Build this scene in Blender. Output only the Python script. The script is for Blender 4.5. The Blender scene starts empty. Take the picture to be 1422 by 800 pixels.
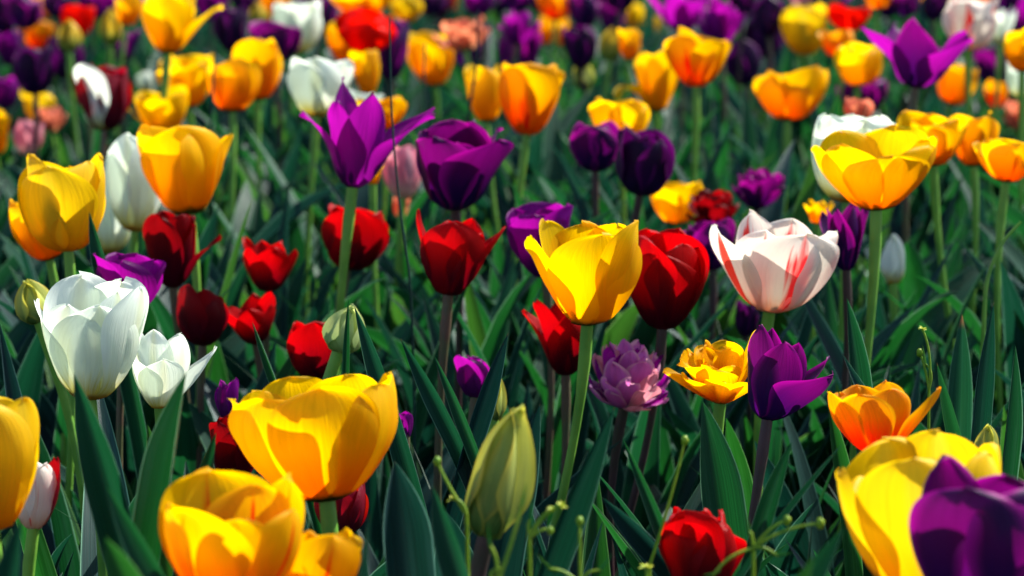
import bpy, math, random
import numpy as np
from mathutils import Vector

# ------------------------------------------------------------------ camera, world, sun, exposure
SC = bpy.context.scene
COL = SC.collection
LENS, CAM_H = 90.0, 0.70
PITCH = math.degrees(math.atan(630 / (LENS / 36.0 * 1422)))
K = LENS / 56.0                                         # the distances below were measured for a 56 mm view
FOCUS, FSTOP = 0.91 * K, 10.3
EXPOSURE = 1.4
SUN_DIR = Vector((0.66, 0.54, 0.98)).normalized()      # towards the sun: high, beyond the bed and to one side
SUN_STRENGTH, SKY_STRENGTH = 5.0, 0.088

cam_data = bpy.data.cameras.new('camera')
cam = bpy.data.objects.new('camera', cam_data); COL.objects.link(cam)
cam.location = (0, 0, CAM_H)
cam.rotation_euler = (math.radians(90 - PITCH), 0, 0)
cam_data.lens = LENS; cam_data.sensor_width = 36.0
cam_data.clip_start = 0.02; cam_data.clip_end = 2000
cam_data.dof.use_dof = True
cam_data.dof.focus_distance = FOCUS
cam_data.dof.aperture_fstop = FSTOP
SC.camera = cam

world = bpy.data.worlds.new('World'); SC.world = world
world.use_nodes = True
wt = world.node_tree
sky = wt.nodes.new('ShaderNodeTexSky'); sky.sky_type = 'NISHITA'; sky.sun_disc = False
sky.sun_elevation = math.asin(SUN_DIR.z)
sky.sun_rotation = math.atan2(SUN_DIR.x, SUN_DIR.y)
wt.links.new(sky.outputs[0], wt.nodes['Background'].inputs[0])
wt.nodes['Background'].inputs[1].default_value = SKY_STRENGTH

sun_data = bpy.data.lights.new('sun', 'SUN'); sun_data.energy = SUN_STRENGTH
sun_data.angle = math.radians(0.5); sun_data.color = (1.0, 0.95, 0.86)
sun = bpy.data.objects.new('sun', sun_data); COL.objects.link(sun)
sun.location = (3, 3, 6)
sun.rotation_euler = SUN_DIR.to_track_quat('Z', 'Y').to_euler()

SC.view_settings.view_transform = 'Standard'
SC.view_settings.look = 'None'
SC.view_settings.exposure = EXPOSURE
SC.view_settings.gamma = 1
SC.render.engine = 'CYCLES'
SC.cycles.use_denoising = True
SC.cycles.max_bounces = 10
SC.cycles.transmission_bounces = 6
SC.cycles.diffuse_bounces = 7

# ------------------------------------------------------------------ measuring: photo pixel + depth <-> point in the field
FPX = LENS / 36.0 * 1422
cp, sp_ = math.cos(math.radians(PITCH)), math.sin(math.radians(PITCH))
CAM = np.array([0, 0, CAM_H]); FWD = np.array([0, cp, -sp_]); UP = np.array([0, sp_, cp]); RIGHT = np.array([1.0, 0, 0])
def at(px, py, d):
    return CAM + d * (FWD + RIGHT * (px - 711) / FPX + UP * (400 - py) / FPX)
def depth_at_height(py, h):
    rz = FWD[2] + UP[2] * (400 - py) / FPX
    return (h - CAM_H) / rz
def project(P):
    q = np.asarray(P) - CAM
    d = q @ FWD
    return np.stack([711 + FPX * (q @ RIGHT) / d, 400 - FPX * (q @ UP) / d, d], -1)

# ------------------------------------------------------------------ materials
def nodes_of(name):
    m = bpy.data.materials.new(name); m.use_nodes = True
    nt = m.node_tree
    for n in list(nt.nodes): nt.nodes.remove(n)
    return m, nt
class G:
    def __init__(s, nt): s.nt = nt
    def n(s, t, **kw):
        x = s.nt.nodes.new(t)
        for k, v in kw.items(): setattr(x, k, v)
        return x
    def l(s, a, b): s.nt.links.new(a, b)
    def math(s, op, a, b=None, c=None, clamp=False):
        x = s.n('ShaderNodeMath', operation=op, use_clamp=clamp)
        for i, v in enumerate((a, b, c)):
            if v is None: continue
            if isinstance(v, (int, float)): x.inputs[i].default_value = v
            else: s.l(v, x.inputs[i])
        return x.outputs[0]
    def ramp(s, v, lo, hi):
        x = s.n('ShaderNodeMapRange', interpolation_type='SMOOTHSTEP', clamp=True)
        s.l(v, x.inputs[0]); x.inputs[1].default_value = lo; x.inputs[2].default_value = hi
        return x.outputs[0]
    def mix(s, f, a, b):
        x = s.n('ShaderNodeMix', data_type='RGBA')
        for i, v in ((0, f), (6, a), (7, b)):
            if isinstance(v, (int, float)): x.inputs[i].default_value = v
            elif isinstance(v, tuple): x.inputs[i].default_value = (*v, 1)
            else: s.l(v, x.inputs[i])
        return x.outputs[2]

def uv_noise(g, sx, sy, detail=3.0, dist=0.0, rough=0.55):
    uv = g.n('ShaderNodeUVMap')
    oi = g.n('ShaderNodeObjectInfo')
    mp = g.n('ShaderNodeMapping'); g.l(uv.outputs[0], mp.inputs[0])
    mp.inputs[3].default_value = (sx, sy, 1)
    no = g.n('ShaderNodeTexNoise', noise_dimensions='4D')
    g.l(mp.outputs[0], no.inputs['Vector'])
    g.l(g.math('MULTIPLY', oi.outputs['Random'], 37.0), no.inputs['W'])
    no.inputs['Scale'].default_value = 1; no.inputs['Detail'].default_value = detail
    no.inputs['Distortion'].default_value = dist; no.inputs['Roughness'].default_value = rough
    return no.outputs[0]

def petal_material(name, col, thru, base=None, base_thru=None, base_end=0.35, flame=None, flame_amt=0.0, flame_top=0.8,
                   rib=None, rib_amt=0.0, trans=0.5, edge=None, rough=0.45, spec=0.14, hue_var=0.012, core_w=(0.04, 0.15), flame_bias=-0.42, foot=None, streaky=0.6):
    """Waxy petal: surface colour plus light coming through. col/thru: colour seen by reflection and by transmission."""
    m, nt = nodes_of(name); g = G(nt)
    uv = g.n('ShaderNodeUVMap'); sx = g.n('ShaderNodeSeparateXYZ'); g.l(uv.outputs[0], sx.inputs[0])
    U, V = sx.outputs[0], sx.outputs[1]
    au = g.math('ABSOLUTE', g.math('MULTIPLY_ADD', U, 2.0, -1.0))
    streak = uv_noise(g, 26, 1.6)
    blot = uv_noise(g, 3.0, 2.5, 2.0)
    oi = g.n('ShaderNodeObjectInfo')
    cols = []
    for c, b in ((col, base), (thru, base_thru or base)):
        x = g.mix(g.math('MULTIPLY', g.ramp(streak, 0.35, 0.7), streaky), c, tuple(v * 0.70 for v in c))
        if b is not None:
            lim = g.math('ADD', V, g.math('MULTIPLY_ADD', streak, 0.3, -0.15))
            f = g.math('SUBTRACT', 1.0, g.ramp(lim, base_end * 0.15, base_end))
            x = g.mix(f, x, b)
        if rib is not None:
            f = g.math('MULTIPLY', g.math('SUBTRACT', 1.0, g.ramp(au, 0.02, 0.32)), rib_amt)
            x = g.mix(f, x, rib)
        if edge is not None:
            x = g.mix(g.ramp(g.math('ADD', au, g.math('MULTIPLY', V, 0.25)), 0.8, 1.2), x, edge)
        if flame is not None:
            fl = uv_noise(g, 15, 1.1, 3.0, 0.25)
            w = g.math('SUBTRACT', 1.0, g.ramp(au, 0.0, 0.62))
            t = g.math('SUBTRACT', 1.0, g.ramp(V, flame_top * 0.45, flame_top))
            f = g.math('MULTIPLY', g.math('MULTIPLY', w, t), flame_amt)
            f = g.ramp(g.math('ADD', fl, g.math('MULTIPLY_ADD', f, 0.62, flame_bias)), 0.42, 0.62)
            core = g.math('ADD', au, g.math('MULTIPLY_ADD', streak, 0.30, -0.15))
            core = g.math('SUBTRACT', 1.0, g.ramp(g.math('ADD', core, g.math('MULTIPLY', V, 0.10)), *core_w))
            core = g.math('MULTIPLY', core, g.math('SUBTRACT', 1.0, g.ramp(V, flame_top * 0.7, flame_top)))
            f = g.math('MAXIMUM', f, core)
            x = g.mix(f, x, flame)
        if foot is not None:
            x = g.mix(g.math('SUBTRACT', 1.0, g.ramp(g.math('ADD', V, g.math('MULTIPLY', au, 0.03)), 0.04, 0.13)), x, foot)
        hs = g.n('ShaderNodeHueSaturation')
        hs.inputs['Saturation'].default_value = 1.0
        g.l(g.math('MULTIPLY_ADD', oi.outputs['Random'], hue_var, 0.5 - hue_var / 2), hs.inputs['Hue'])
        g.l(g.math('ADD', g.math('MULTIPLY_ADD', oi.outputs['Random'], 0.14, 0.86), g.math('MULTIPLY_ADD', blot, 0.24, -0.12)), hs.inputs['Value'])
        g.l(x, hs.inputs['Color'])
        cols.append(hs.outputs[0])
    p = g.n('ShaderNodeBsdfPrincipled'); p.inputs['Roughness'].default_value = rough
    p.inputs['Specular IOR Level'].default_value = spec
    tr = g.n('ShaderNodeBsdfTranslucent')
    g.l(cols[0], p.inputs['Base Color']); g.l(cols[1], tr.inputs[0])
    bump = g.n('ShaderNodeBump'); bump.inputs['Strength'].default_value = 0.34; bump.inputs['Distance'].default_value = 0.0012
    g.l(g.math('ADD', streak, g.math('MULTIPLY', uv_noise(g, 70, 3.0, 2.0), 0.5)), bump.inputs['Height'])
    g.l(bump.outputs[0], p.inputs['Normal']); g.l(bump.outputs[0], tr.inputs['Normal'])
    mx = g.n('ShaderNodeMixShader'); mx.inputs[0].default_value = trans
    g.l(p.outputs[0], mx.inputs[1]); g.l(tr.outputs[0], mx.inputs[2])
    out = g.n('ShaderNodeOutputMaterial'); g.l(mx.outputs[0], out.inputs[0])
    return m

def leaf_material(name, col, thru, margin, trans=0.32, rough=0.5, spec=0.2, vein=40, withered=False):
    m, nt = nodes_of(name); g = G(nt)
    uv = g.n('ShaderNodeUVMap'); sx = g.n('ShaderNodeSeparateXYZ'); g.l(uv.outputs[0], sx.inputs[0])
    au = g.math('ABSOLUTE', g.math('MULTIPLY_ADD', sx.outputs[0], 2.0, -1.0))
    streak = uv_noise(g, vein, 1.2); blot = uv_noise(g, 2.0, 4.0, 3.0)
    oi = g.n('ShaderNodeObjectInfo')
    cols = []
    for c in (col, thru):
        x = g.mix(g.math('MULTIPLY', g.ramp(streak, 0.35, 0.65), 0.8), c, tuple(v * 0.5 for v in c))
        x = g.mix(g.math('MULTIPLY', g.ramp(blot, 0.5, 0.8), 0.45), x, (c[0] * 1.7, c[1] * 1.15, c[2] * 0.8))
        x = g.mix(g.math('MULTIPLY', g.ramp(uv_noise(g, 5, 3.0, 6.0), 0.5, 0.72), 0.4), x, (c[0] + .022, c[1] * 1.3 + .012, c[2] * 1.5 + .02))
        x = g.mix(g.math('MULTIPLY', g.ramp(au, 0.92, 1.0), 0.85), x, margin)
        tip = g.ramp(g.math('MULTIPLY_ADD', streak, 0.03, sx.outputs[1]), 0.93, 0.975) if withered else g.math('MULTIPLY', g.ramp(sx.outputs[1], 0.965, 1.0), g.ramp(oi.outputs['Random'], 0.5, 0.9))
        x = g.mix(tip, x, (0.22, 0.12, 0.05))
        hs = g.n('ShaderNodeHueSaturation')
        g.l(g.math('MULTIPLY_ADD', oi.outputs['Random'], 0.06, 0.47), hs.inputs['Hue'])
        g.l(g.math('MULTIPLY_ADD', oi.outputs['Random'], -0.5, 1.25), hs.inputs['Value'])
        g.l(x, hs.inputs['Color']); cols.append(hs.outputs[0])
    p = g.n('ShaderNodeBsdfPrincipled'); p.inputs['Roughness'].default_value = rough
    p.inputs['Specular IOR Level'].default_value = spec
    tr = g.n('ShaderNodeBsdfTranslucent')
    g.l(cols[0], p.inputs['Base Color']); g.l(cols[1], tr.inputs[0])
    bump = g.n('ShaderNodeBump'); bump.inputs['Strength'].default_value = 0.5; bump.inputs['Distance'].default_value = 0.001
    g.l(g.math('ADD', streak, blot), bump.inputs['Height']); g.l(bump.outputs[0], p.inputs['Normal'])
    mx = g.n('ShaderNodeMixShader'); mx.inputs[0].default_value = trans
    g.l(p.outputs[0], mx.inputs[1]); g.l(tr.outputs[0], mx.inputs[2])
    out = g.n('ShaderNodeOutputMaterial'); g.l(mx.outputs[0], out.inputs[0])
    return m

def plain_material(name, c1, c2, scale, rough=0.6, trans=0.0, bump=0.2, spec=0.3):
    m, nt = nodes_of(name); g = G(nt)
    tc = g.n('ShaderNodeTexCoord'); no = g.n('ShaderNodeTexNoise'); g.l(tc.outputs['Object'], no.inputs['Vector'])
    no.inputs['Scale'].default_value = scale; no.inputs['Detail'].default_value = 6
    col = g.mix(g.ramp(no.outputs[0], 0.35, 0.65), c1, c2)
    p = g.n('ShaderNodeBsdfPrincipled'); p.inputs['Roughness'].default_value = rough
    p.inputs['Specular IOR Level'].default_value = spec
    g.l(col, p.inputs['Base Color'])
    b = g.n('ShaderNodeBump'); b.inputs['Strength'].default_value = bump; b.inputs['Distance'].default_value = 0.01
    g.l(no.outputs[0], b.inputs['Height']); g.l(b.outputs[0], p.inputs['Normal'])
    out = g.n('ShaderNodeOutputMaterial')
    if trans:
        tr = g.n('ShaderNodeBsdfTranslucent'); g.l(col, tr.inputs[0])
        mx = g.n('ShaderNodeMixShader'); mx.inputs[0].default_value = trans
        g.l(p.outputs[0], mx.inputs[1]); g.l(tr.outputs[0], mx.inputs[2]); g.l(mx.outputs[0], out.inputs[0])
    else:
        g.l(p.outputs[0], out.inputs[0])
    return m

PM = petal_material
M = {
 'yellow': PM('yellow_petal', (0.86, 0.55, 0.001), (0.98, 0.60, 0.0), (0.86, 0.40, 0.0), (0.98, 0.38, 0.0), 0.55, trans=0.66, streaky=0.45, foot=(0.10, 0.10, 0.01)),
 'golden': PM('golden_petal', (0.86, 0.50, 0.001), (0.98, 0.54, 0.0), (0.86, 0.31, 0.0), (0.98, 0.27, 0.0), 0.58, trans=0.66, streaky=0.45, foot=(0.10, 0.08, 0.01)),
 'lemon': PM('lemon_petal', (0.82, 0.56, 0.006), (0.93, 0.62, 0.003), (0.76, 0.38, 0.003), (0.88, 0.36, 0.0), 0.45, rib=(0.66, 0.52, 0.03), rib_amt=0.5),
 'orange': PM('orange_petal', (0.84, 0.33, 0.002), (0.95, 0.35, 0.0), (0.82, 0.06, 0.001), (0.95, 0.035, 0.0), 0.6, edge=(0.88, 0.48, 0.002)),
 'flamed': PM('yellow_petal_with_red_flame', (0.86, 0.50, 0.001), (0.98, 0.54, 0.0), (0.84, 0.22, 0.001), (0.98, 0.16, 0.0), 0.55, flame=(0.80, 0.02, 0.001), flame_amt=0.9, flame_top=0.75, trans=0.62, streaky=0.45),
 'streaked': PM('yellow_petal_with_red_streak', (0.86, 0.52, 0.001), (0.98, 0.57, 0.0), (0.86, 0.28, 0.001), (0.98, 0.22, 0.0), 0.6, flame=(0.85, 0.03, 0.001), flame_amt=0.55, flame_top=1.0, trans=0.62, streaky=0.45),
 'pale_bud': PM('pale_green_bud_petal', (0.50, 0.62, 0.26), (0.70, 0.78, 0.25), (0.26, 0.42, 0.12), None, 0.5, rib=(0.34, 0.50, 0.16), rib_amt=0.5, trans=0.4),
 'red': PM('red_petal', (0.34, 0.0008, 0.003), (0.74, 0.001, 0.003), (0.05, 0.001, 0.010), (0.16, 0.001, 0.008), 0.7, trans=0.45, hue_var=0, spec=0.08),  # dark purple base: some pigment, plus the bloom's self-shade painted in
 'crimson': PM('crimson_petal', (0.13, 0.0008, 0.004), (0.40, 0.0015, 0.004), (0.05, 0.001, 0.012), (0.16, 0.001, 0.012), 0.7, trans=0.42, hue_var=0, spec=0.08),  # darker lower petal again carries painted self-shade besides base pigment
 'scarlet': PM('scarlet_petal', (0.78, 0.006, 0.001), (0.95, 0.006, 0.0), (0.45, 0.004, 0.001), (0.7, 0.004, 0.0), 0.3, hue_var=0, spec=0.08),
 'purple': PM('purple_petal', (0.024, 0.002, 0.064), (0.25, 0.002, 0.18), (0.015, 0.002, 0.066), (0.06, 0.002, 0.12), 0.7, edge=(0.46, 0.003, 0.30), trans=0.4),  # magenta edge paints the backlit rim glow into the colour
 'dark_purple': PM('dark_purple_petal', (0.013, 0.0015, 0.028), (0.09, 0.002, 0.09), (0.016, 0.002, 0.045), (0.07, 0.003, 0.10), 0.6, edge=(0.13, 0.004, 0.13), trans=0.4),
 'magenta': PM('magenta_petal', (0.12, 0.002, 0.14), (0.46, 0.004, 0.38), (0.05, 0.002, 0.09), (0.3, 0.004, 0.3), 0.45, trans=0.48),
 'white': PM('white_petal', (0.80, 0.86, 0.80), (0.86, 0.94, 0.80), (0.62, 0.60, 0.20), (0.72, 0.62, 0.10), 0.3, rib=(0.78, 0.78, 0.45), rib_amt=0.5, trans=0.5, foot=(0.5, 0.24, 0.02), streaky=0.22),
 'striped': PM('white_petal_with_red_stripe', (0.80, 0.76, 0.70), (0.88, 0.80, 0.68), (0.80, 0.55, 0.40), (0.85, 0.45, 0.28), 0.3, flame=(0.80, 0.03, 0.03), flame_amt=1.0, flame_top=1.15, trans=0.45, flame_bias=-0.45, streaky=0.25, core_w=(0.06, 0.2)),
 'pink': PM('pink_petal', (0.74, 0.28, 0.36), (0.85, 0.30, 0.38), (0.70, 0.55, 0.45), None, 0.35, rib=(0.75, 0.60, 0.62), rib_amt=0.5),
 'salmon': PM('salmon_petal', (0.80, 0.24, 0.14), (0.9, 0.28, 0.14), (0.7, 0.4, 0.2), None, 0.3),
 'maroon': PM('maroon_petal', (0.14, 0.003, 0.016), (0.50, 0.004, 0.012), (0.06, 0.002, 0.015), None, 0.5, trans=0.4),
 'lilac': PM('lilac_pink_petal', (0.62, 0.12, 0.50), (0.85, 0.22, 0.62), (0.24, 0.04, 0.34), None, 0.4, edge=(0.80, 0.40, 0.52)),
 'bud': PM('green_bud_petal', (0.44, 0.52, 0.13), (0.78, 0.74, 0.08), (0.07, 0.16, 0.04), (0.12, 0.22, 0.03), 0.45, rib=(0.22, 0.33, 0.08), rib_amt=0.5, edge=(0.56, 0.48, 0.06), trans=0.38),
 'yellow_bud': PM('yellow_bud_petal', (0.66, 0.46, 0.04), (0.8, 0.52, 0.02), (0.22, 0.32, 0.05), None, 0.5, rib=(0.34, 0.38, 0.05), rib_amt=0.6),
 'leaf': leaf_material('tulip_leaf', (0.006, 0.044, 0.032), (0.008, 0.098, 0.026), (0.16, 0.36, 0.22)),
 'leaf_withered': leaf_material('tulip_leaf_with_brown_tip', (0.012, 0.070, 0.045), (0.012, 0.11, 0.036), (0.16, 0.36, 0.22), withered=True),
 'leaf_blue': leaf_material('bluish_tulip_leaf', (0.006, 0.036, 0.038), (0.006, 0.064, 0.034), (0.14, 0.32, 0.24), trans=0.26),
 'leaf_fresh': leaf_material('fresh_green_leaf', (0.009, 0.060, 0.018), (0.014, 0.125, 0.012), (0.14, 0.34, 0.10), trans=0.38),
 'grass': leaf_material('grass_blade', (0.010, 0.058, 0.030), (0.015, 0.10, 0.018), (0.03, 0.09, 0.03), trans=0.35, vein=6),
 'stem': plain_material('green_stem', (0.085, 0.23, 0.025), (0.13, 0.30, 0.035), 40, 0.45, bump=0.1),
 'dark_stem': plain_material('purplish_stem', (0.028, 0.024, 0.018), (0.050, 0.022, 0.028), 40, 0.45, bump=0.1),
 'brown_stem': plain_material('brownish_green_stem', (0.060, 0.070, 0.030), (0.085, 0.050, 0.038), 40, 0.45, bump=0.1),
 'weed': plain_material('weed_green', (0.13, 0.28, 0.012), (0.24, 0.36, 0.02), 120, 0.5, 0.25),
 'weed_yellow': plain_material('weed_bloom', (0.42, 0.45, 0.02), (0.30, 0.42, 0.02), 200, 0.5, 0.3),
 'stamen': plain_material('stamen', (0.02, 0.01, 0.02), (0.05, 0.03, 0.02), 60, 0.7),
 'pistil': plain_material('pistil', (0.30, 0.36, 0.06), (0.42, 0.40, 0.10), 60, 0.6),
 'soil': plain_material('soil', (0.028, 0.020, 0.014), (0.055, 0.040, 0.028), 14, 0.95, bump=0.8, spec=0.1),
}

# ------------------------------------------------------------------ mesh helpers
def grid_faces(nv, nu, off=0):
    i, j = np.meshgrid(np.arange(nv), np.arange(nu), indexing='ij')
    a = (i * (nu + 1) + j).ravel() + off
    return np.stack([a, a + 1, a + nu + 2, a + nu + 1], -1)
def sheet_mesh(name, P, mat):
    """One mesh from one or more (nv+1, nu+1, 3) grids; u runs across, v along."""
    if not isinstance(P, list): P = [P]
    vs, fs, uvs = [], [], []; off = 0
    for p in P:
        nv, nu = p.shape[0] - 1, p.shape[1] - 1
        f = grid_faces(nv, nu, off)
        u, v = np.meshgrid(np.linspace(0, 1, nu + 1), np.linspace(0, 1, nv + 1))
        vs.append(p.reshape(-1, 3)); fs.append(f); uvs.append(np.stack([u.ravel(), v.ravel()], -1)); off += (nv + 1) * (nu + 1)
    vs, fs, uvs = np.concatenate(vs), np.concatenate(fs), np.concatenate(uvs)
    me = bpy.data.meshes.new(name)
    me.vertices.add(len(vs)); me.vertices.foreach_set('co', vs.astype(np.float32).ravel())
    me.loops.add(fs.size); me.loops.foreach_set('vertex_index', fs.astype(np.int32).ravel())
    me.polygons.add(len(fs)); me.polygons.foreach_set('loop_start', np.arange(0, fs.size, 4, dtype=np.int32))
    me.polygons.foreach_set('use_smooth', np.ones(len(fs), bool))
    uvl = me.uv_layers.new(name='UVMap')
    uvl.data.foreach_set('uv', uvs[fs.ravel()].astype(np.float32).ravel())
    me.materials.append(mat); me.update(calc_edges=True); me.validate()
    return me
def link(name, me, parent=None):
    o = bpy.data.objects.new(name, me); COL.objects.link(o)
    if parent is not None: o.parent = parent
    return o
def thing(name, loc, label, cat, group=None):
    o = bpy.data.objects.new(name, None); COL.objects.link(o)
    o.location = loc; o.empty_display_size = 0.03
    o['label'] = label; o['category'] = cat
    if group: o['group'] = group
    return o
def tube_grid(pts, rad, n=8):
    pts = np.asarray(pts, float); k = len(pts)
    rad = np.broadcast_to(rad, (k,))
    T = np.gradient(pts, axis=0); T /= np.linalg.norm(T, axis=1)[:, None]
    ref = np.array([0.0, 1, 0]) if abs(T[0][1]) < 0.9 else np.array([1.0, 0, 0])
    a = np.linspace(0, 2 * math.pi, n + 1)
    out = np.zeros((k, n + 1, 3))
    for i in range(k):
        s = np.cross(T[i], ref); s /= np.linalg.norm(s); b = np.cross(T[i], s)
        out[i] = pts[i] + rad[i] * (np.cos(a)[:, None] * s + np.sin(a)[:, None] * b)
    return out
def bezier(p0, p1, p2, p3, n):
    t = np.linspace(0, 1, n)[:, None]
    return (1 - t) ** 3 * p0 + 3 * (1 - t) ** 2 * t * p1 + 3 * (1 - t) * t * t * p2 + t ** 3 * p3
def ball_grid(c, rx, rz, n=8, m=6):
    th = np.linspace(0, math.pi, m + 1)[:, None]; a = np.linspace(0, 2 * math.pi, n + 1)[None]
    return np.stack([c[0] + rx * np.sin(th) * np.cos(a), c[1] + rx * np.sin(th) * np.sin(a), c[2] - rz * np.cos(th) + 0 * a], -1)

# ------------------------------------------------------------------ one petal
def petal(rng, L=1, W=.75, th0=80, th1=14, th2=-14, tip=.3, cup=.7, ruf=.03, nu=12, nv=18, vb=.32, rb=.03, wav=.03, bend=0.0):
    s = np.linspace(0, 1, nv + 1); v = 1 - (1 - s) ** 1.45
    th = np.where(v < vb, th1 + (th0 - th1) * np.clip(1 - v / vb, 0, 1) ** 1.5,
                  th1 + (th2 - th1) * (np.clip(v - vb, 0, 1) / (1 - vb)) ** 1.35)
    th = np.radians(th)
    dv = np.diff(v); tm = (th[1:] + th[:-1]) / 2
    r = rb + np.concatenate([[0], np.cumsum(np.sin(tm) * dv)]) * L
    z = np.concatenate([[0], np.cumsum(np.cos(tm) * dv)]) * L
    vm = .66 - .26 * tip
    grow = np.clip(v / vm, 0, 1); grow = grow * grow * (3 - 2 * grow)
    t = np.clip((v - vm) / (1 - vm), 0, 1)
    f = (.34 + .66 * grow) * (1 - t ** (2.9 - 1.5 * tip)) ** (.46 + .5 * tip)
    u = np.linspace(-1, 1, nu + 1)
    half = (f * W / 2)[:, None]
    Rc = np.maximum(.36 * W, .5 * r + .5 * cup * W)[:, None]
    phi = u[None] * half / Rc
    lat = Rc * np.sin(phi); inw = Rc * (1 - np.cos(phi))
    a, b, c, d = rng.uniform(0, 6.28, 4)
    U, Vv = np.meshgrid(u, v)
    edge = np.abs(U) ** 1.6 * Vv ** 1.3
    inw = inw + ruf * L * edge * (np.sin(a + 5.5 * Vv + 1.2 * U) + .6 * np.sin(b + 11 * Vv - 2 * U))
    inw = inw + .018 * L * np.sin(c + 3 * U + 4 * Vv) * Vv + .016 * W * np.exp(-(U / .13) ** 2) * (1 - Vv)
    along = -wav * L * Vv ** 5 * (.5 + .5 * np.sin(d + 3.6 * U + .7 * np.sin(a + 9 * U)))
    nr, nz = -np.cos(th)[:, None], np.sin(th)[:, None]
    tr, tz = np.sin(th)[:, None], np.cos(th)[:, None]
    X = r[:, None] + inw * nr + along * tr
    Z = z[:, None] + inw * nz + along * tz
    Y = lat + bend * L * Vv ** 2
    return np.stack([X, Y, Z], -1)
def rotz(P, a):
    c, s = math.cos(a), math.sin(a)
    return np.stack([P[..., 0] * c - P[..., 1] * s, P[..., 0] * s + P[..., 1] * c, P[..., 2]], -1)

# azimuths below: 0 towards +X, 90 away from the viewer's side of the bed, 270 towards it
def whorls(out, inn, yaw):
    return [dict(az=yaw + 120 * k, **out) for k in range(3)] + [dict(az=yaw + 60 + 120 * k, **inn) for k in range(3)]
KINDS = {
 'cup':   lambda y: whorls(dict(th1=15, th2=-17, W=.74, tip=.35), dict(th1=11, th2=-13, W=.72, tip=.25, L=1.0, rb=.015), y),
 'egg':   lambda y: whorls(dict(th1=14, th2=-26, W=.74, tip=.45), dict(th1=10, th2=-22, W=.7, tip=.4, L=.97, rb=.015), y),
 'open':  lambda y: whorls(dict(th1=24, th2=-5, W=.92, tip=.2), dict(th1=19, th2=-8, W=.9, tip=.12, L=1.0, rb=.015), y),
 'bowl':  lambda y: whorls(dict(th1=40, th2=-10, W=1.0, tip=.15), dict(th1=32, th2=-10, W=.96, tip=.1, L=.98, rb=.015), y),
 'globe': lambda y: whorls(dict(th1=33, th2=-34, W=1.0, tip=.05, ruf=.04), dict(th1=25, th2=-28, W=.98, tip=.0, L=1.02, rb=.015, ruf=.04), y),
 'ruffle': lambda y: whorls(dict(th1=26, th2=-16, W=.84, tip=.2, ruf=.08, wav=.12), dict(th1=18, th2=-8, W=.8, tip=.1, L=1.06, rb=.015, ruf=.09, wav=.14), y) + [dict(az=y + 30, th1=12, th2=-4, W=.6, tip=.1, L=1.02, ruf=.1, wav=.14), dict(az=y + 210, th1=12, th2=-6, W=.6, tip=.1, L=1.0, ruf=.1, wav=.14)],
 'lily':  lambda y: whorls(dict(th1=30, th2=48, W=.6, tip=.9, cup=.6, ruf=.06), dict(th1=20, th2=26, W=.56, tip=.9, cup=.6, rb=.015, ruf=.06), y),
 'pointed': lambda y: whorls(dict(th1=22, th2=14, W=.66, tip=.8), dict(th1=14, th2=2, W=.66, tip=.6, rb=.015), y),
 'bud':   lambda y: [dict(az=y + 120 * k, th0=72, th1=-3, th2=-33, W=.68, tip=.9, cup=.45, vb=.3, rb=.02, ruf=.004, wav=.0) for k in range(3)] +
                    [dict(az=y + 60 + 120 * k, th0=70, th1=-4, th2=-31, W=.5, tip=.95, cup=.45, vb=.3, L=.90, rb=.01, ruf=.004, wav=.0) for k in range(3)],
}
def double_kind(y, rng, n=15, spread=62):
    out = []
    for k in range(n):
        ring = k / n
        out.append(dict(az=y + k * 137.5, th0=86, th1=spread * (1 - ring) ** 1.2 + 4, th2=spread * .7 * (1 - ring) ** 1.2 - 16, W=(.62 if n < 20 else .40) + .1 * rng.random(),
                        tip=.2, L=(.84 + .16 * math.sin(math.pi * min(1, ring * 1.2)) if n < 20 else .62 + .4 * min(1, ring * 1.6)) + .1 * rng.random(), ruf=.06, wav=.09, rb=.03 * (1 - ring) + .005))
    return out

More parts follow.
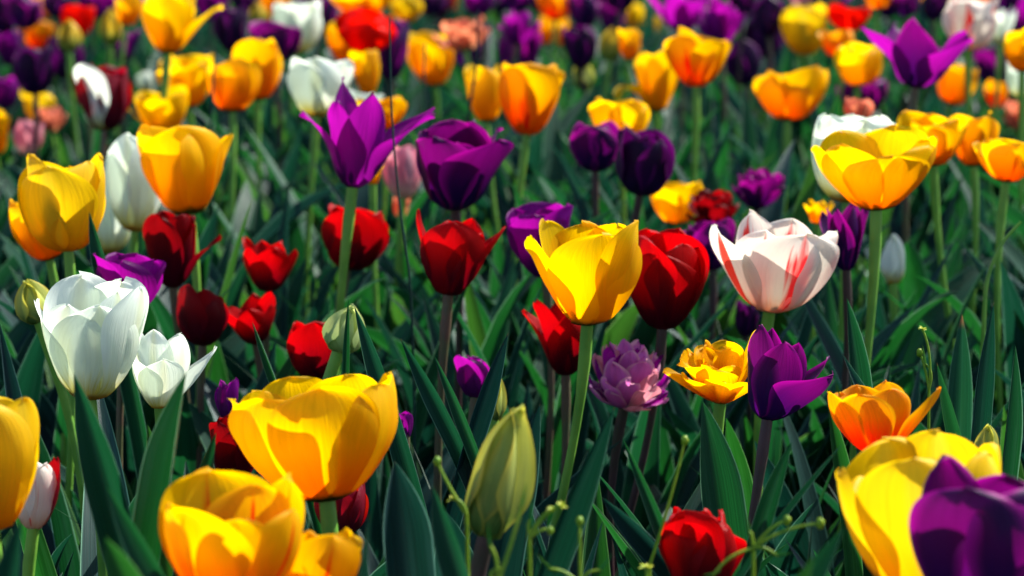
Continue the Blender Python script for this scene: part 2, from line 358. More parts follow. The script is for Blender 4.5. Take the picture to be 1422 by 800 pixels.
SHAPES = {   # petal by petal, for blooms seen clearly
 'hero_yellow': [dict(az=204, th1=24, th2=16, W=.56, tip=.75, L=1.0), dict(az=284, th1=25, th2=-8, W=.98, tip=.12, L=1.1), dict(az=340, th1=23, th2=-6, W=.84, tip=.12, L=1.12),
                 dict(az=45, th1=20, th2=0, W=.7, tip=.2, L=1.0), dict(az=100, th1=18, th2=-2, W=.78, tip=.2, L=1.05, wav=.06), dict(az=150, th1=18, th2=2, W=.7, tip=.3, L=1.06)],
 'hero_red': [dict(az=268, th1=19, th2=-15, W=.86, tip=.3, L=1.0), dict(az=168, th1=20, th2=14, W=.6, tip=.85, L=1.02), dict(az=14, th1=24, th2=26, W=.62, tip=.8, L=1.04),
              dict(az=215, th1=17, th2=-8, W=.7, tip=.4, L=.86), dict(az=325, th1=18, th2=-8, W=.7, tip=.4, L=.86), dict(az=62, th1=14, th2=22, W=.66, tip=.6, L=1.0), dict(az=120, th1=12, th2=-4, W=.7, tip=.4, L=.9)],
 'hero_lily': [dict(az=184, th1=26, th2=60, W=.56, tip=.9, L=.95, cup=.6, ruf=.04), dict(az=130, th1=9, th2=24, W=.54, tip=.95, L=1.16, cup=.6), dict(az=236, th1=18, th2=24, W=.62, tip=.85, L=.92, cup=.6, ruf=.04),
               dict(az=290, th1=15, th2=20, W=.66, tip=.8, L=1.02, cup=.6, ruf=.04), dict(az=348, th1=36, th2=64, W=.68, tip=.8, L=1.1, cup=.6, ruf=.05), dict(az=26, th1=30, th2=76, W=.6, tip=.9, L=1.2, cup=.6, ruf=.05)],
 'hero_ragged': [dict(az=232, th1=15, th2=-4, W=.86, tip=.25, L=1.0), dict(az=318, th1=24, th2=20, W=.94, tip=.5, L=1.08, ruf=.05), dict(az=98, th1=12, th2=-10, W=.8, tip=.3, L=1.06),
                 dict(az=52, th1=16, th2=-6, W=.7, tip=.35, L=1.06), dict(az=8, th1=20, th2=8, W=.6, tip=.4, L=1.02), dict(az=160, th1=16, th2=-4, W=.74, tip=.3, L=1.0), dict(az=275, th1=10, th2=-12, W=.6, tip=.3, L=.92)],
 'hero_spiky': [dict(az=214, th1=12, th2=4, W=.66, tip=.75, L=1.02), dict(az=105, th1=8, th2=2, W=.58, tip=.85, L=1.06), dict(az=60, th1=20, th2=16, W=.56, tip=.7, L=1.0),
                dict(az=14, th1=36, th2=28, W=.66, tip=.7, L=1.02), dict(az=318, th1=54, th2=46, W=.84, tip=.75, L=1.0), dict(az=276, th1=22, th2=4, W=.66, tip=.6, L=.96), dict(az=160, th1=14, th2=-4, W=.6, tip=.6, L=.9)],
 'hero_striped': [dict(az=210, th1=30, th2=16, W=.62, tip=.6, L=1.08), dict(az=288, th1=29, th2=-14, W=.94, tip=.12, L=1.08), dict(az=348, th1=26, th2=-8, W=.84, tip=.2, L=1.06),
                  dict(az=245, th1=20, th2=-6, W=.7, tip=.5, L=1.0), dict(az=70, th1=18, th2=0, W=.7, tip=.4, L=1.0), dict(az=128, th1=16, th2=2, W=.66, tip=.5, L=1.05)],
 'hero_white': [dict(az=236, th1=24, th2=-16, W=.74, tip=.4, L=.92), dict(az=288, th1=23, th2=-14, W=.8, tip=.35, L=.88), dict(az=350, th1=22, th2=-14, W=.82, tip=.25, L=1.02), dict(az=192, th1=25, th2=8, W=.56, tip=.55, L=.96),
                dict(az=122, th1=17, th2=-18, W=.8, tip=.15, L=1.08), dict(az=62, th1=17, th2=-16, W=.8, tip=.15, L=1.08), dict(az=320, th1=14, th2=-16, W=.6, tip=.3, L=.98)],
 'hero_white_small': [dict(az=228, th1=30, th2=12, W=.6, tip=.5, L=.72), dict(az=160, th1=16, th2=4, W=.5, tip=.6, L=1.0), dict(az=290, th1=34, th2=0, W=.7, tip=.35, L=.72), dict(az=5, th1=46, th2=28, W=.74, tip=.5, L=1.06),
                      dict(az=50, th1=34, th2=-8, W=.74, tip=.3, L=.95), dict(az=110, th1=18, th2=-4, W=.56, tip=.4, L=.92)],
 'hero_tall_yellow': [dict(az=264, th1=22, th2=-12, W=.62, tip=.05, L=1.12, wav=.01), dict(az=198, th1=23, th2=-2, W=.5, tip=.5, L=1.06), dict(az=322, th1=22, th2=-8, W=.62, tip=.2, L=1.05),
                 dict(az=12, th1=22, th2=-4, W=.5, tip=.35, L=1.06), dict(az=60, th1=16, th2=-8, W=.6, tip=.05, L=1.1, wav=.01), dict(az=114, th1=15, th2=-8, W=.64, tip=.05, L=1.1, wav=.01), dict(az=160, th1=20, th2=-8, W=.5, tip=.3, L=.9)],
 'hero_front_purple': [dict(az=240, th1=20, th2=-18, W=.8, tip=.05, L=1.06, wav=.01), dict(az=312, th1=22, th2=-14, W=.76, tip=.15, L=1.0), dict(az=122, th1=12, th2=-8, W=.62, tip=.45, L=1.16), dict(az=50, th1=18, th2=-10, W=.72, tip=.2, L=1.04),
                       dict(az=5, th1=22, th2=-8, W=.7, tip=.2, L=1.0), dict(az=175, th1=15, th2=-14, W=.7, tip=.2, L=.9)],
 'hero_globe': [dict(az=236, th1=36, th2=-18, W=.68, tip=0, L=1.04, wav=.0), dict(az=284, th1=36, th2=-18, W=.68, tip=0, L=1.06, wav=.0), dict(az=330, th1=36, th2=-14, W=.66, tip=0, L=1.04, wav=.0), dict(az=190, th1=35, th2=-16, W=.66, tip=0, L=1.04, wav=.0),
               dict(az=148, th1=28, th2=-14, W=.62, tip=0, L=1.08, wav=.0), dict(az=106, th1=26, th2=-10, W=.56, tip=0, L=1.13, wav=.0), dict(az=66, th1=26, th2=-10, W=.56, tip=0, L=1.12, wav=.0), dict(az=20, th1=30, th2=-10, W=.6, tip=0, L=1.05, wav=.0)],
 'hero_flamed': [dict(az=284, th1=20, th2=0, W=.46, tip=.2, L=.80), dict(az=225, th1=26, th2=-12, W=.82, tip=.1, L=.90), dict(az=332, th1=24, th2=-4, W=.6, tip=.35, L=.88), dict(az=178, th1=26, th2=-14, W=.8, tip=.1, L=.96),
                 dict(az=118, th1=16, th2=-8, W=.86, tip=.05, L=1.16), dict(az=48, th1=20, th2=-4, W=.52, tip=.3, L=1.1), dict(az=80, th1=14, th2=-8, W=.6, tip=.2, L=1.0)],
 'hero_double': [dict(az=186, th1=70, th2=66, W=.66, tip=.1, L=1.08), dict(az=226, th1=68, th2=60, W=.7, tip=.1, L=1.0), dict(az=272, th1=66, th2=58, W=.74, tip=.1, L=.95), dict(az=318, th1=64, th2=52, W=.7, tip=.2, L=.92),
                 dict(az=200, th1=56, th2=48, W=.7, tip=.0, L=1.0, ruf=.08), dict(az=250, th1=52, th2=34, W=.74, tip=.0, L=.8, ruf=.08), dict(az=12, th1=26, th2=14, W=.46, tip=.2, L=1.12), dict(az=345, th1=36, th2=12, W=.5, tip=.3, L=.9),
                 dict(az=170, th1=50, th2=24, W=.74, tip=.0, L=.94, ruf=.1, wav=.14), dict(az=128, th1=38, th2=8, W=.8, tip=.0, L=.88, ruf=.1, wav=.14), dict(az=90, th1=34, th2=4, W=.74, tip=.0, L=.9, ruf=.1, wav=.14), dict(az=150, th1=30, th2=0, W=.7, tip=.0, L=.8, ruf=.1, wav=.14),
                 dict(az=210, th1=36, th2=0, W=.6, tip=.0, L=.68, ruf=.1, wav=.14), dict(az=290, th1=30, th2=-6, W=.6, tip=.0, L=.62, ruf=.1, wav=.14), dict(az=60, th1=26, th2=-6, W=.6, tip=.0, L=.74, ruf=.1, wav=.14)],
 'hero_orange': [dict(az=196, th1=34, th2=-2, W=.6, tip=.3, L=.98), dict(az=244, th1=32, th2=-2, W=.74, tip=.25, L=.88), dict(az=296, th1=28, th2=-4, W=.74, tip=.25, L=.94), dict(az=343, th1=44, th2=20, W=.66, tip=.4, L=1.08),
                 dict(az=60, th1=20, th2=0, W=.66, tip=.35, L=1.08), dict(az=110, th1=22, th2=-6, W=.72, tip=.2, L=1.04), dict(az=150, th1=26, th2=-8, W=.72, tip=.2, L=1.0)],
 'hero_bowl': [dict(az=284, th1=46, th2=4, W=.84, tip=.1, L=.68), dict(az=196, th1=43, th2=2, W=.5, tip=.2, L=1.0), dict(az=240, th1=36, th2=-4, W=.7, tip=.2, L=.66), dict(az=342, th1=42, th2=-14, W=.92, tip=.1, L=1.02),
               dict(az=30, th1=36, th2=-12, W=.8, tip=.1, L=1.05, wav=.01), dict(az=72, th1=32, th2=-10, W=.86, tip=.05, L=1.12, wav=.01), dict(az=122, th1=32, th2=-8, W=.86, tip=.05, L=1.14, wav=.01)],
 'hero_globe': [dict(az=236, th1=36, th2=-18, W=.68, tip=0, L=1.04, wav=.0), dict(az=284, th1=36, th2=-18, W=.68, tip=0, L=1.06, wav=.0), dict(az=330, th1=36, th2=-14, W=.66, tip=0, L=1.04, wav=.0), dict(az=190, th1=35, th2=-16, W=.66, tip=0, L=1.04, wav=.0),
               dict(az=148, th1=28, th2=-14, W=.62, tip=0, L=1.08, wav=.0), dict(az=106, th1=26, th2=-10, W=.56, tip=0, L=1.13, wav=.0), dict(az=66, th1=26, th2=-10, W=.56, tip=0, L=1.12, wav=.0), dict(az=20, th1=30, th2=-10, W=.6, tip=0, L=1.05, wav=.0)],
 'hero_flamed': [dict(az=284, th1=20, th2=0, W=.46, tip=.2, L=.80), dict(az=225, th1=26, th2=-12, W=.82, tip=.1, L=.90), dict(az=332, th1=24, th2=-4, W=.6, tip=.35, L=.88), dict(az=178, th1=26, th2=-14, W=.8, tip=.1, L=.96),
                 dict(az=118, th1=16, th2=-8, W=.86, tip=.05, L=1.16), dict(az=48, th1=20, th2=-4, W=.52, tip=.3, L=1.1), dict(az=80, th1=14, th2=-8, W=.6, tip=.2, L=1.0)],
 'hero_double': [dict(az=186, th1=70, th2=66, W=.66, tip=.1, L=1.08), dict(az=226, th1=68, th2=60, W=.7, tip=.1, L=1.0), dict(az=272, th1=66, th2=58, W=.74, tip=.1, L=.95), dict(az=318, th1=64, th2=52, W=.7, tip=.2, L=.92),
                 dict(az=200, th1=56, th2=48, W=.7, tip=.0, L=1.0, ruf=.08), dict(az=250, th1=52, th2=34, W=.74, tip=.0, L=.8, ruf=.08), dict(az=12, th1=26, th2=14, W=.46, tip=.2, L=1.12), dict(az=345, th1=36, th2=12, W=.5, tip=.3, L=.9),
                 dict(az=170, th1=50, th2=24, W=.74, tip=.0, L=.94, ruf=.1, wav=.14), dict(az=128, th1=38, th2=8, W=.8, tip=.0, L=.88, ruf=.1, wav=.14), dict(az=90, th1=34, th2=4, W=.74, tip=.0, L=.9, ruf=.1, wav=.14), dict(az=150, th1=30, th2=0, W=.7, tip=.0, L=.8, ruf=.1, wav=.14),
                 dict(az=210, th1=36, th2=0, W=.6, tip=.0, L=.68, ruf=.1, wav=.14), dict(az=290, th1=30, th2=-6, W=.6, tip=.0, L=.62, ruf=.1, wav=.14), dict(az=60, th1=26, th2=-6, W=.6, tip=.0, L=.74, ruf=.1, wav=.14)],
 'hero_orange': [dict(az=196, th1=34, th2=-2, W=.6, tip=.3, L=.98), dict(az=244, th1=32, th2=-2, W=.74, tip=.25, L=.88), dict(az=296, th1=28, th2=-4, W=.74, tip=.25, L=.94), dict(az=343, th1=44, th2=20, W=.66, tip=.4, L=1.08),
                 dict(az=60, th1=20, th2=0, W=.66, tip=.35, L=1.08), dict(az=110, th1=22, th2=-6, W=.72, tip=.2, L=1.04), dict(az=150, th1=26, th2=-8, W=.72, tip=.2, L=1.0)],
 'hero_bowl': [dict(az=278, th1=46, th2=2, W=.9, tip=.1, L=.84), dict(az=190, th1=42, th2=4, W=.56, tip=.2, L=.98), dict(az=228, th1=38, th2=0, W=.7, tip=.2, L=.95), dict(az=330, th1=44, th2=0, W=.86, tip=.2, L=.95),
               dict(az=10, th1=40, th2=-6, W=.86, tip=.2, L=1.0), dict(az=62, th1=30, th2=-6, W=.9, tip=.1, L=1.1), dict(az=125, th1=30, th2=-4, W=.9, tip=.1, L=1.1)],
}
NOMINAL = dict(ruffle=.062, cup=.058, egg=.054, open=.074, bowl=.084, globe=.082, lily=.09, pointed=.066, bud=.030, double=.084,
               hero_yellow=.074, hero_red=.062, hero_lily=.105, hero_ragged=.074, hero_spiky=.066, hero_striped=.084, hero_white=.075, hero_white_small=.058,
               hero_tall_yellow=.085, hero_front_purple=.072, hero_bowl=.088, hero_globe=.085, hero_flamed=.07, hero_double=.07, hero_orange=.066)
BOXES = []     # (x0, y0, x1, y1, depth) of every bloom, so that leaves and grass grow beside and behind them
PLANTS = {}
# ------------------------------------------------------------------ setting: one sheet of soil
gs = np.concatenate([-np.geomspace(150, 0.2, 26), [0], np.geomspace(0.2, 150, 26)])
gx, gy = np.meshgrid(gs, gs + 1.5)
fall = np.exp(-np.hypot(gx, gy - 1.5) / 12)
gz = fall * .008 * (np.sin(gx * 9 + 2 * np.sin(gy * 5)) + np.sin(gy * 11 + gx * 4)) - .008
ground = link('ground', sheet_mesh('ground', np.stack([gx, gy, gz], -1), M['soil']))
ground['kind'] = 'structure'
ground['label'] = 'dark soil of the flower bed under the tulips'

# ------------------------------------------------------------------ one tulip: stem, petals, leaves
def leaf_grid(P0, P1, P2, w, face, fold=.35, wave=.02, rng=None, nu=6, nv=16, base_w=.45, tipw=1.0, twist=0.0, taper=.3):
    """A tulip leaf along a curve P0-P1-P2, folded along its midrib, with a wavy margin; face: way its inner side looks."""
    t = 1 - (1 - np.linspace(0, 1, nv + 1)) ** 1.5; tc = t[:, None]
    C = (1 - tc) ** 2 * P0 + 2 * (1 - tc) * tc * P1 + tc ** 2 * P2
    T = 2 * (1 - tc) * (P1 - P0) + 2 * tc * (P2 - P1); T /= np.linalg.norm(T, axis=1)[:, None] + 1e-9
    S = np.cross(T, face[None]); S /= np.linalg.norm(S, axis=1)[:, None] + 1e-9
    N = np.cross(S, T)
    if twist:
        a = (twist * t)[:, None]; S, N = S * np.cos(a) + N * np.sin(a), N * np.cos(a) - S * np.sin(a)
    g = np.clip(t / .42, 0, 1); g = g * g * (3 - 2 * g)
    k = np.clip((t - taper) / (1 - taper), 0, 1)
    f = (base_w + (1 - base_w) * g) * (1 - k ** 1.7) ** tipw
    u = np.linspace(-1, 1, nu + 1)
    a, b = rng.uniform(0, 6.28, 2)
    half = (f * w / 2)[:, None]
    lat = half * u[None] * (1 - .25 * fold * np.abs(u[None]))
    up = half * (fold * np.abs(u[None]) ** 1.35) + w * wave * np.abs(u[None]) ** 2 * np.sin(a + 9 * tc + 2.2 * np.sign(u[None]) + b * np.abs(u[None])) * f[:, None]
    return C[:, None] + S[:, None] * lat[..., None] + N[:, None] * up[..., None]

def hides_bloom(P, own=None):
    q = project(P.reshape(-1, 3))
    for x0, y0, x1, y1, d, key in BOXES:
        if key == own: mx, my, lo = 0, 0, .14
        else: mx, my, lo = .06, .06, .06
        w, h = x1 - x0, y1 - y0
        m = (q[:, 0] > x0 + mx * w) & (q[:, 0] < x1 - mx * w) & (q[:, 1] > y0 + my * h) & (q[:, 1] < y1 - lo * h) & (q[:, 2] < d + .03 * K)
        if m.any(): return True
    q0 = q[:, 2] < .45 * K
    return bool(q0.any())

def random_leaf(rng, base, hmax, own=None, tries=9, lo=.6, w=(.026, .05)):
    for k in range(tries):
        h = hmax * rng.uniform(lo, 1.0) * (1 - .06 * k)
        a = rng.uniform(0, 2 * math.pi); out = rng.uniform(.15, .55) * h
        dirv = np.array([math.cos(a), math.sin(a), 0])
        P0 = base + dirv * .006
        P2 = base + dirv * out + np.array([0, 0, h]) + rng.normal(0, .012, 3)
        P1 = base + dirv * out * rng.uniform(-.05, .5) + np.array([0, 0, h * rng.uniform(.5, .72)])
        if rng.random() < .22: P2[2] -= .25 * h
        g = leaf_grid(P0, P1, P2, rng.uniform(*w), -dirv + np.array([0, 0, .25]), fold=rng.uniform(.25, .8), wave=rng.uniform(.0, .06), rng=rng,
                      twist=rng.uniform(-.9, .9), taper=rng.uniform(.35, .55))
        if not hides_bloom(g, own): return g
    return None

GROUPS = dict(yellow='yellow tulips in the bed', golden='yellow tulips in the bed', lemon='yellow tulips in the bed', orange='orange tulips in the bed', flamed='yellow tulips in the bed',
              red='red tulips in the bed', crimson='red tulips in the bed', scarlet='red tulips in the bed', maroon='red tulips in the bed', purple='purple tulips in the bed', dark_purple='purple tulips in the bed',
              magenta='purple tulips in the bed', lilac='purple tulips in the bed', white='white tulips in the bed', striped='white tulips in the bed', pink='pink tulips in the bed', salmon='pink tulips in the bed',
              bud='closed tulip buds in the bed', pale_bud='closed tulip buds in the bed', streaked='yellow tulips in the bed', yellow_bud='closed tulip buds in the bed')
STEM_MAT = dict(purple='dark_stem', dark_purple='dark_stem', crimson='brown_stem', red='brown_stem', magenta='brown_stem', maroon='brown_stem', lilac='dark_stem')
PLACED = []
def tulip(name, kind, mat, box, label, d=None, yaw=None, roll=0, pitch=0, lean=(0, 0), stem=None, seed=0, leaves=2, mats=None, h=.43, extra=()):
    key = len(PLACED)
    rng = np.random.default_rng(1000 + seed * 77 + key)
    x0, y0, x1, y1 = box
    cx, cy, w, hh = (x0 + x1) / 2, (y0 + y1) / 2, x1 - x0, y1 - y0
    nominal = NOMINAL[kind]
    if d is not None: d = d * K
    else:
        d = math.sqrt(depth_at_height(cy, h) * FPX * nominal / w)
        d = min(max(d, depth_at_height(cy, .54)), depth_at_height(cy, .33))
    if yaw is None: yaw = rng.uniform(0, 120)
    if kind in SHAPES: spec = [dict(p, az=p['az'] + yaw * 0) for p in SHAPES[kind]]
    elif kind == 'double': spec = double_kind(yaw, rng, 34 if mat == 'lilac' else 15, 78 if mat == 'lilac' else 62)
    else: spec = KINDS[kind](yaw)
    spec = list(spec) + [dict(p) for p in extra]
    big = w > 75
    nu, nv = (14, 22) if w > 110 else ((10, 16) if big else (8, 12))
    grids = []
    jit = 1.0 if kind not in SHAPES else .4
    if kind == 'bud': jit = .25
    for p in spec:
        q = dict(p); az = math.radians(q.pop('az') + rng.normal(0, 7) * jit)
        q['L'] = q.get('L', 1) * (1 + rng.normal(0, .05) * jit)
        q['th1'] = q['th1'] + rng.normal(0, 3.2) * jit; q['th2'] = q['th2'] + rng.normal(0, 7) * jit
        q.setdefault('ruf', .03); q['bend'] = rng.normal(0, .05) * jit
        if kind != 'bud' and jit == 1.0 and rng.random() < .14: q['th2'] += rng.uniform(12, 32)      # one petal falling open
        grids.append(rotz(petal(rng, nu=nu, nv=nv, **q), az))
    allv = np.concatenate([g.reshape(-1, 3) for g in grids])
    ro, pi_ = math.radians(roll + rng.normal(0, 4.5)), math.radians(pitch + rng.normal(-4, 4))
    Ry = np.array([[math.cos(ro), 0, math.sin(ro)], [0, 1, 0], [-math.sin(ro), 0, math.cos(ro)]])
    Rx = np.array([[1, 0, 0], [0, math.cos(pi_), -math.sin(pi_)], [0, math.sin(pi_), math.cos(pi_)]])
    R = Ry @ Rx
    s = w * d / FPX
    sr = s / np.ptp(allv[:, 0]); sz = sr; pos = at(cx, cy, d)
    for _ in range(9):                                        # measured size: the bloom is as wide and as tall as the one in the bed
        wv = (allv * [sr, sr, sz]) @ R.T + pos
        q = project(wv)
        lo, hi = q[:, :2].min(0), q[:, :2].max(0)
        sr *= (w / (hi[0] - lo[0])) ** .8; sz *= (hh / (hi[1] - lo[1])) ** .8
        sz = min(max(sz, sr * .6), sr * (2.3 if kind == 'bud' else 1.65))
        off = (np.array([cx, cy]) - (lo + hi) / 2) * d / FPX
        pos = pos + RIGHT * off[0] - UP * off[1]
    axis = R @ np.array([0, 0, 1.0])
    base = np.array([pos[0] + lean[0], pos[1] + lean[1], 0.0])
    if stem is None: base = base + np.array([rng.normal(0, .018), rng.normal(0, .018), 0])
    t = thing(name, tuple(base), label, 'tulip bud' if 'bud' in name else 'tulip', GROUPS[mat])
    # stem
    H = pos[2]
    pts = bezier(base * 1.0, base + np.array([rng.normal(0, .014), rng.normal(0, .014), H * .4]), pos - axis * H * .35 + np.array([rng.normal(0, .008), 0, 0]), pos + axis * .004 , 18)
    r0 = .0024 + .017 * min(max(w * d / FPX - .045, 0), .04)
    if kind == 'bud': r0 = .0030
    rad = np.linspace(r0 * 1.15, r0 * .92, 18); rad[-4:] = [r0 * .95, r0 * 1.1, r0 * 1.4, r0 * 1.3]
    sm = stem or STEM_MAT.get(mat, 'stem')
    link('stem', sheet_mesh('stem', tube_grid(pts, rad) - base, M[sm]), t)
    for i, g in enumerate(grids):
        P = (g * [sr, sr, sz]) @ R.T + pos - base
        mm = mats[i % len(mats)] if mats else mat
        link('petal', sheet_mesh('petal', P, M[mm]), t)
    if kind in ('open', 'bowl', 'double', 'lily', 'hero_bowl', 'hero_yellow', 'hero_white_small', 'hero_striped', 'hero_lily') and w > 40:
        P = ball_grid(np.array([0, 0, .22]), .07, .2); P[..., 2] += .0
        link('pistil', sheet_mesh('pistil', (P * [sr, sr, sz]) @ R.T + pos - base, M['pistil']), t)
        if w > 90:
            for k in range(6):
                a = k * math.pi / 3 + .3
                b0 = np.array([.05 * math.cos(a), .05 * math.sin(a), .03]); b1 = np.array([.15 * math.cos(a), .15 * math.sin(a), .36])
                pp = np.linspace(b0, b1, 6)
                link('stamen', sheet_mesh('stamen', (tube_grid(pp, [.012, .012, .012, .028, .03, .012], 5) * [sr, sr, sz]) @ R.T + pos - base, M['stamen']), t)
    PLACED.append((t, base, pos, d, H, rng, leaves, key, w * d / FPX, sr, sz))
    BOXES.append((x0, y0, x1, y1, d, key))
    if kind == 'hero_yellow': BOXES.append((746, 452, 796, 745, d, key))      # its bright stem stands clear of leaves
    return t

Y, P_, R_, W_, O_, B_ = 'yellow_tulip', 'purple_tulip', 'red_tulip', 'white_tulip', 'orange_tulip', 'tulip_bud'
T = tulip
# --- the blooms nearest the edge of the path
T(Y, 'hero_yellow', 'yellow', (728, 303, 892, 453), 'open yellow tulip on a bright green stem, between the dark red blooms', d=1.0, roll=4, lean=(-.052, -.01), stem='stem', leaves=1)
T(R_, 'hero_red', 'red', (578, 290, 703, 411), 'red goblet tulip with flaring tips, just under the ragged dark purple bloom', d=1.08, stem='brown_stem')
T(R_, 'globe', 'red', (862, 316, 985, 458), 'big round red tulip just behind the open yellow one', d=1.07, yaw=20, roll=10, lean=(-.07, 0), stem='dark_stem')
T(R_, 'pointed', 'red', (724, 410, 822, 522), 'red tulip half hidden below the open yellow bloom and its stem', d=1.09, yaw=40, roll=-3)
T(P_, 'hero_ragged', 'purple', (577, 165, 714, 293), 'dark purple tulip with wide ragged petals, above the red goblet', d=1.2, leaves=1)
T('lily_flowered_tulip', 'hero_lily', 'magenta', (415, 105, 605, 262), 'violet lily tulip with long pointed petals spreading like a star', d=1.17, roll=2, lean=(-.01, 0), stem='stem', leaves=1)
T('striped_tulip', 'hero_striped', 'striped', (985, 290, 1166, 435), 'white tulip with red flame stripes, above the double golden bloom', d=1.05, stem='stem', leaves=1)
T('double_tulip', 'hero_double', 'golden', (920, 457, 1062, 562), 'double golden tulip, wide open and ragged, beside the spiky purple one', d=.97, roll=3, pitch=4, stem='stem', leaves=1)
T(P_, 'hero_spiky', 'purple', (1038, 450, 1158, 585), 'spiky purple tulip overlapping the double golden bloom', d=.91, roll=8, lean=(-.05, .0), stem='dark_stem', leaves=1)
T(O_, 'hero_orange', 'orange', (1148, 527, 1307, 632), 'cup-shaped orange tulip above the tall yellow one at the corner', d=.82, yaw=35, pitch=-10, leaves=1)
T(Y, 'hero_tall_yellow', 'lemon', (1160, 595, 1393, 835), 'tall lemon yellow tulip partly behind the big dark purple bloom', d=.72, pitch=-4, leaves=0)
T(P_, 'hero_front_purple', 'purple', (1262, 630, 1462, 862), 'big dark purple tulip cut by the frame, overlapping the tall lemon yellow one', d=.66, pitch=-8, leaves=0)
T(R_, 'ruffle', 'red', (915, 703, 1037, 832), 'ruffled red tulip low among the weeds and broad leaves', d=.78, yaw=70, pitch=-8, leaves=1)
T(B_, 'bud', 'bud', (646, 560, 744, 750), 'largest green tulip bud, closed, tinged yellow along one side', d=.74, yaw=250, roll=19, lean=(-.035, .0), stem='dark_stem', leaves=0)
T(Y, 'hero_globe', 'yellow', (315, 515, 553, 698), 'huge round yellow tulip with wavy rims, over the red-flamed yellow one', d=.79, yaw=25, pitch=-12, leaves=0)
T('flamed_tulip', 'hero_flamed', 'streaked', (220, 648, 423, 850), 'large yellow tulip with a red streak, cut off below the huge round one', d=.68, yaw=5, pitch=-10, leaves=0)
T('flamed_tulip', 'open', 'streaked', (380, 733, 504, 860), 'small golden tulip with red spots, touching the red-streaked yellow bloom', d=.70, yaw=50, pitch=-8, leaves=0)
T(Y, 'cup', 'lemon', (-92, 542, 55, 738), 'yellow tulip cut off by the frame, in front of the pink striped bud', d=.75, pitch=-6, yaw=30, leaves=0)
T('striped_tulip', 'egg', 'striped', (18, 632, 84, 736), 'small pale pink tulip with red stripes, behind the cut-off yellow bloom', d=.82, yaw=25, leaves=0, mats=['crimson', 'striped', 'striped'])
T(W_, 'hero_white', 'white', (47, 376, 207, 556), 'large round white tulip standing over two dark pointed leaves', d=.93, stem='stem', leaves=1)
T(W_, 'hero_white_small', 'white', (182, 452, 302, 568), 'smaller open white tulip touching the large round white bloom', d=.94, lean=(-.02, 0), stem='stem', leaves=1)
T(R_, 'cup', 'crimson', (290, 572, 362, 672), 'dark red tulip peeping out behind the huge round yellow one', d=.86, leaves=1)
T(R_, 'cup', 'maroon', (436, 668, 512, 745), 'near-black red tulip in the shade under the huge round yellow one', d=.86, leaves=1)
T(R_, 'egg', 'red', (398, 443, 482, 527), 'red tulip behind the small pale green bud', d=1.1, yaw=30)
T(B_, 'bud', 'pale_bud', (447, 426, 508, 488), 'small pale green bud leaning before a red tulip', d=1.0, roll=28, lean=(-.05, 0), leaves=0)
T(P_, 'egg', 'magenta', (630, 492, 682, 553), 'little purple tulip low between the leaves, beneath the red goblet', d=1.06)
T(B_, 'bud', 'bud', (670, 520, 704, 588), 'narrow green bud next to the little purple tulip low in the leaves', d=1.02, leaves=1)
T(P_, 'cup', 'magenta', (548, 570, 574, 612), 'tiny violet bloom almost buried in leaves beside the huge yellow tulip', d=.98)
T(P_, 'cup', 'magenta', (298, 524, 332, 584), 'sliver of a violet tulip behind the huge round yellow one', d=1.0)
T('double_tulip', 'double', 'lilac', (808, 470, 934, 572), 'frilled double lilac and pink tulip in the shade of the round red one', d=1.06, yaw=10, pitch=8, mats=['lilac', 'magenta', 'pink', 'lilac'], stem='dark_stem')
T(B_, 'bud', 'bud', (1352, 588, 1387, 642), 'small green bud just behind the tall lemon yellow tulip', d=.84, leaves=1)
# --- left of the bed
T(Y, 'cup', 'lemon', (24, 212, 147, 350), 'tall yellow tulip with a greenish rib, beside the slim white bloom', d=1.09, yaw=30, leaves=1)
T(Y, 'cup', 'golden', (12, 262, 92, 363), 'orange-yellow tulip tucked behind the greenish-ribbed yellow one', d=1.17, yaw=80, roll=-12)
T(W_, 'egg', 'white', (145, 184, 228, 322), 'slim white tulip between two tall yellow blooms', d=1.29, yaw=20, roll=-4)
T(W_, 'open', 'white', (104, 236, 196, 352), 'loose white tulip lower down behind the greenish-ribbed yellow one', d=1.34, yaw=60)
T(Y, 'open', 'yellow', (190, 172, 324, 300), 'golden open tulip overlapping the slim white one', d=1.22, yaw=40, roll=6)
T(R_, 'cup', 'crimson', (198, 292, 308, 400), 'dark red tulip with one petal sticking out, under the golden open tulip', d=1.17, yaw=10, extra=[dict(az=352, th1=32, th2=58, W=.34, tip=.9, L=1.05)])
T(P_, 'open', 'magenta', (128, 350, 231, 442), 'violet tulip showing over the shoulder of the large round white one', d=1.05, yaw=20)
T(B_, 'bud', 'bud', (20, 392, 76, 446), 'fat green bud behind the large round white tulip', d=1.02, roll=-10)
T(R_, 'egg', 'crimson', (245, 394, 318, 481), 'blackish red egg-shaped tulip next to a brighter red one', d=1.15)
T(R_, 'pointed', 'red', (312, 405, 383, 479), 'bright red tulip touching the blackish red egg-shaped one', d=1.17)
T(R_, 'pointed', 'red', (336, 328, 414, 406), 'small red tulip with upturned tips, alone amid leaves', d=1.22)
T(R_, 'cup', 'red', (446, 282, 540, 376), 'dark red tulip behind the stem of the violet lily tulip', d=1.25, roll=10)
T(Y, 'bowl', 'yellow', (164, 116, 262, 192), 'yellow tulip with a thin petal hanging off one side, before the maroon bloom', yaw=10, extra=[dict(az=184, th1=50, th2=38, W=.26, tip=.7, L=1.2)])
T('striped_tulip', 'cup', 'maroon', (102, 88, 184, 182), 'maroon tulip with one white petal', yaw=-24, mats=['maroon', 'maroon', 'white', 'maroon', 'maroon', 'maroon'])
T(R_, 'egg', 'maroon', (100, 88, 142, 150), 'small dark maroon tulip behind the maroon and white one', d=1.95)
T(Y, 'open', 'yellow', (217, 72, 299, 149), 'bright yellow tulip paired with an orange-yellow one beside it', yaw=20)
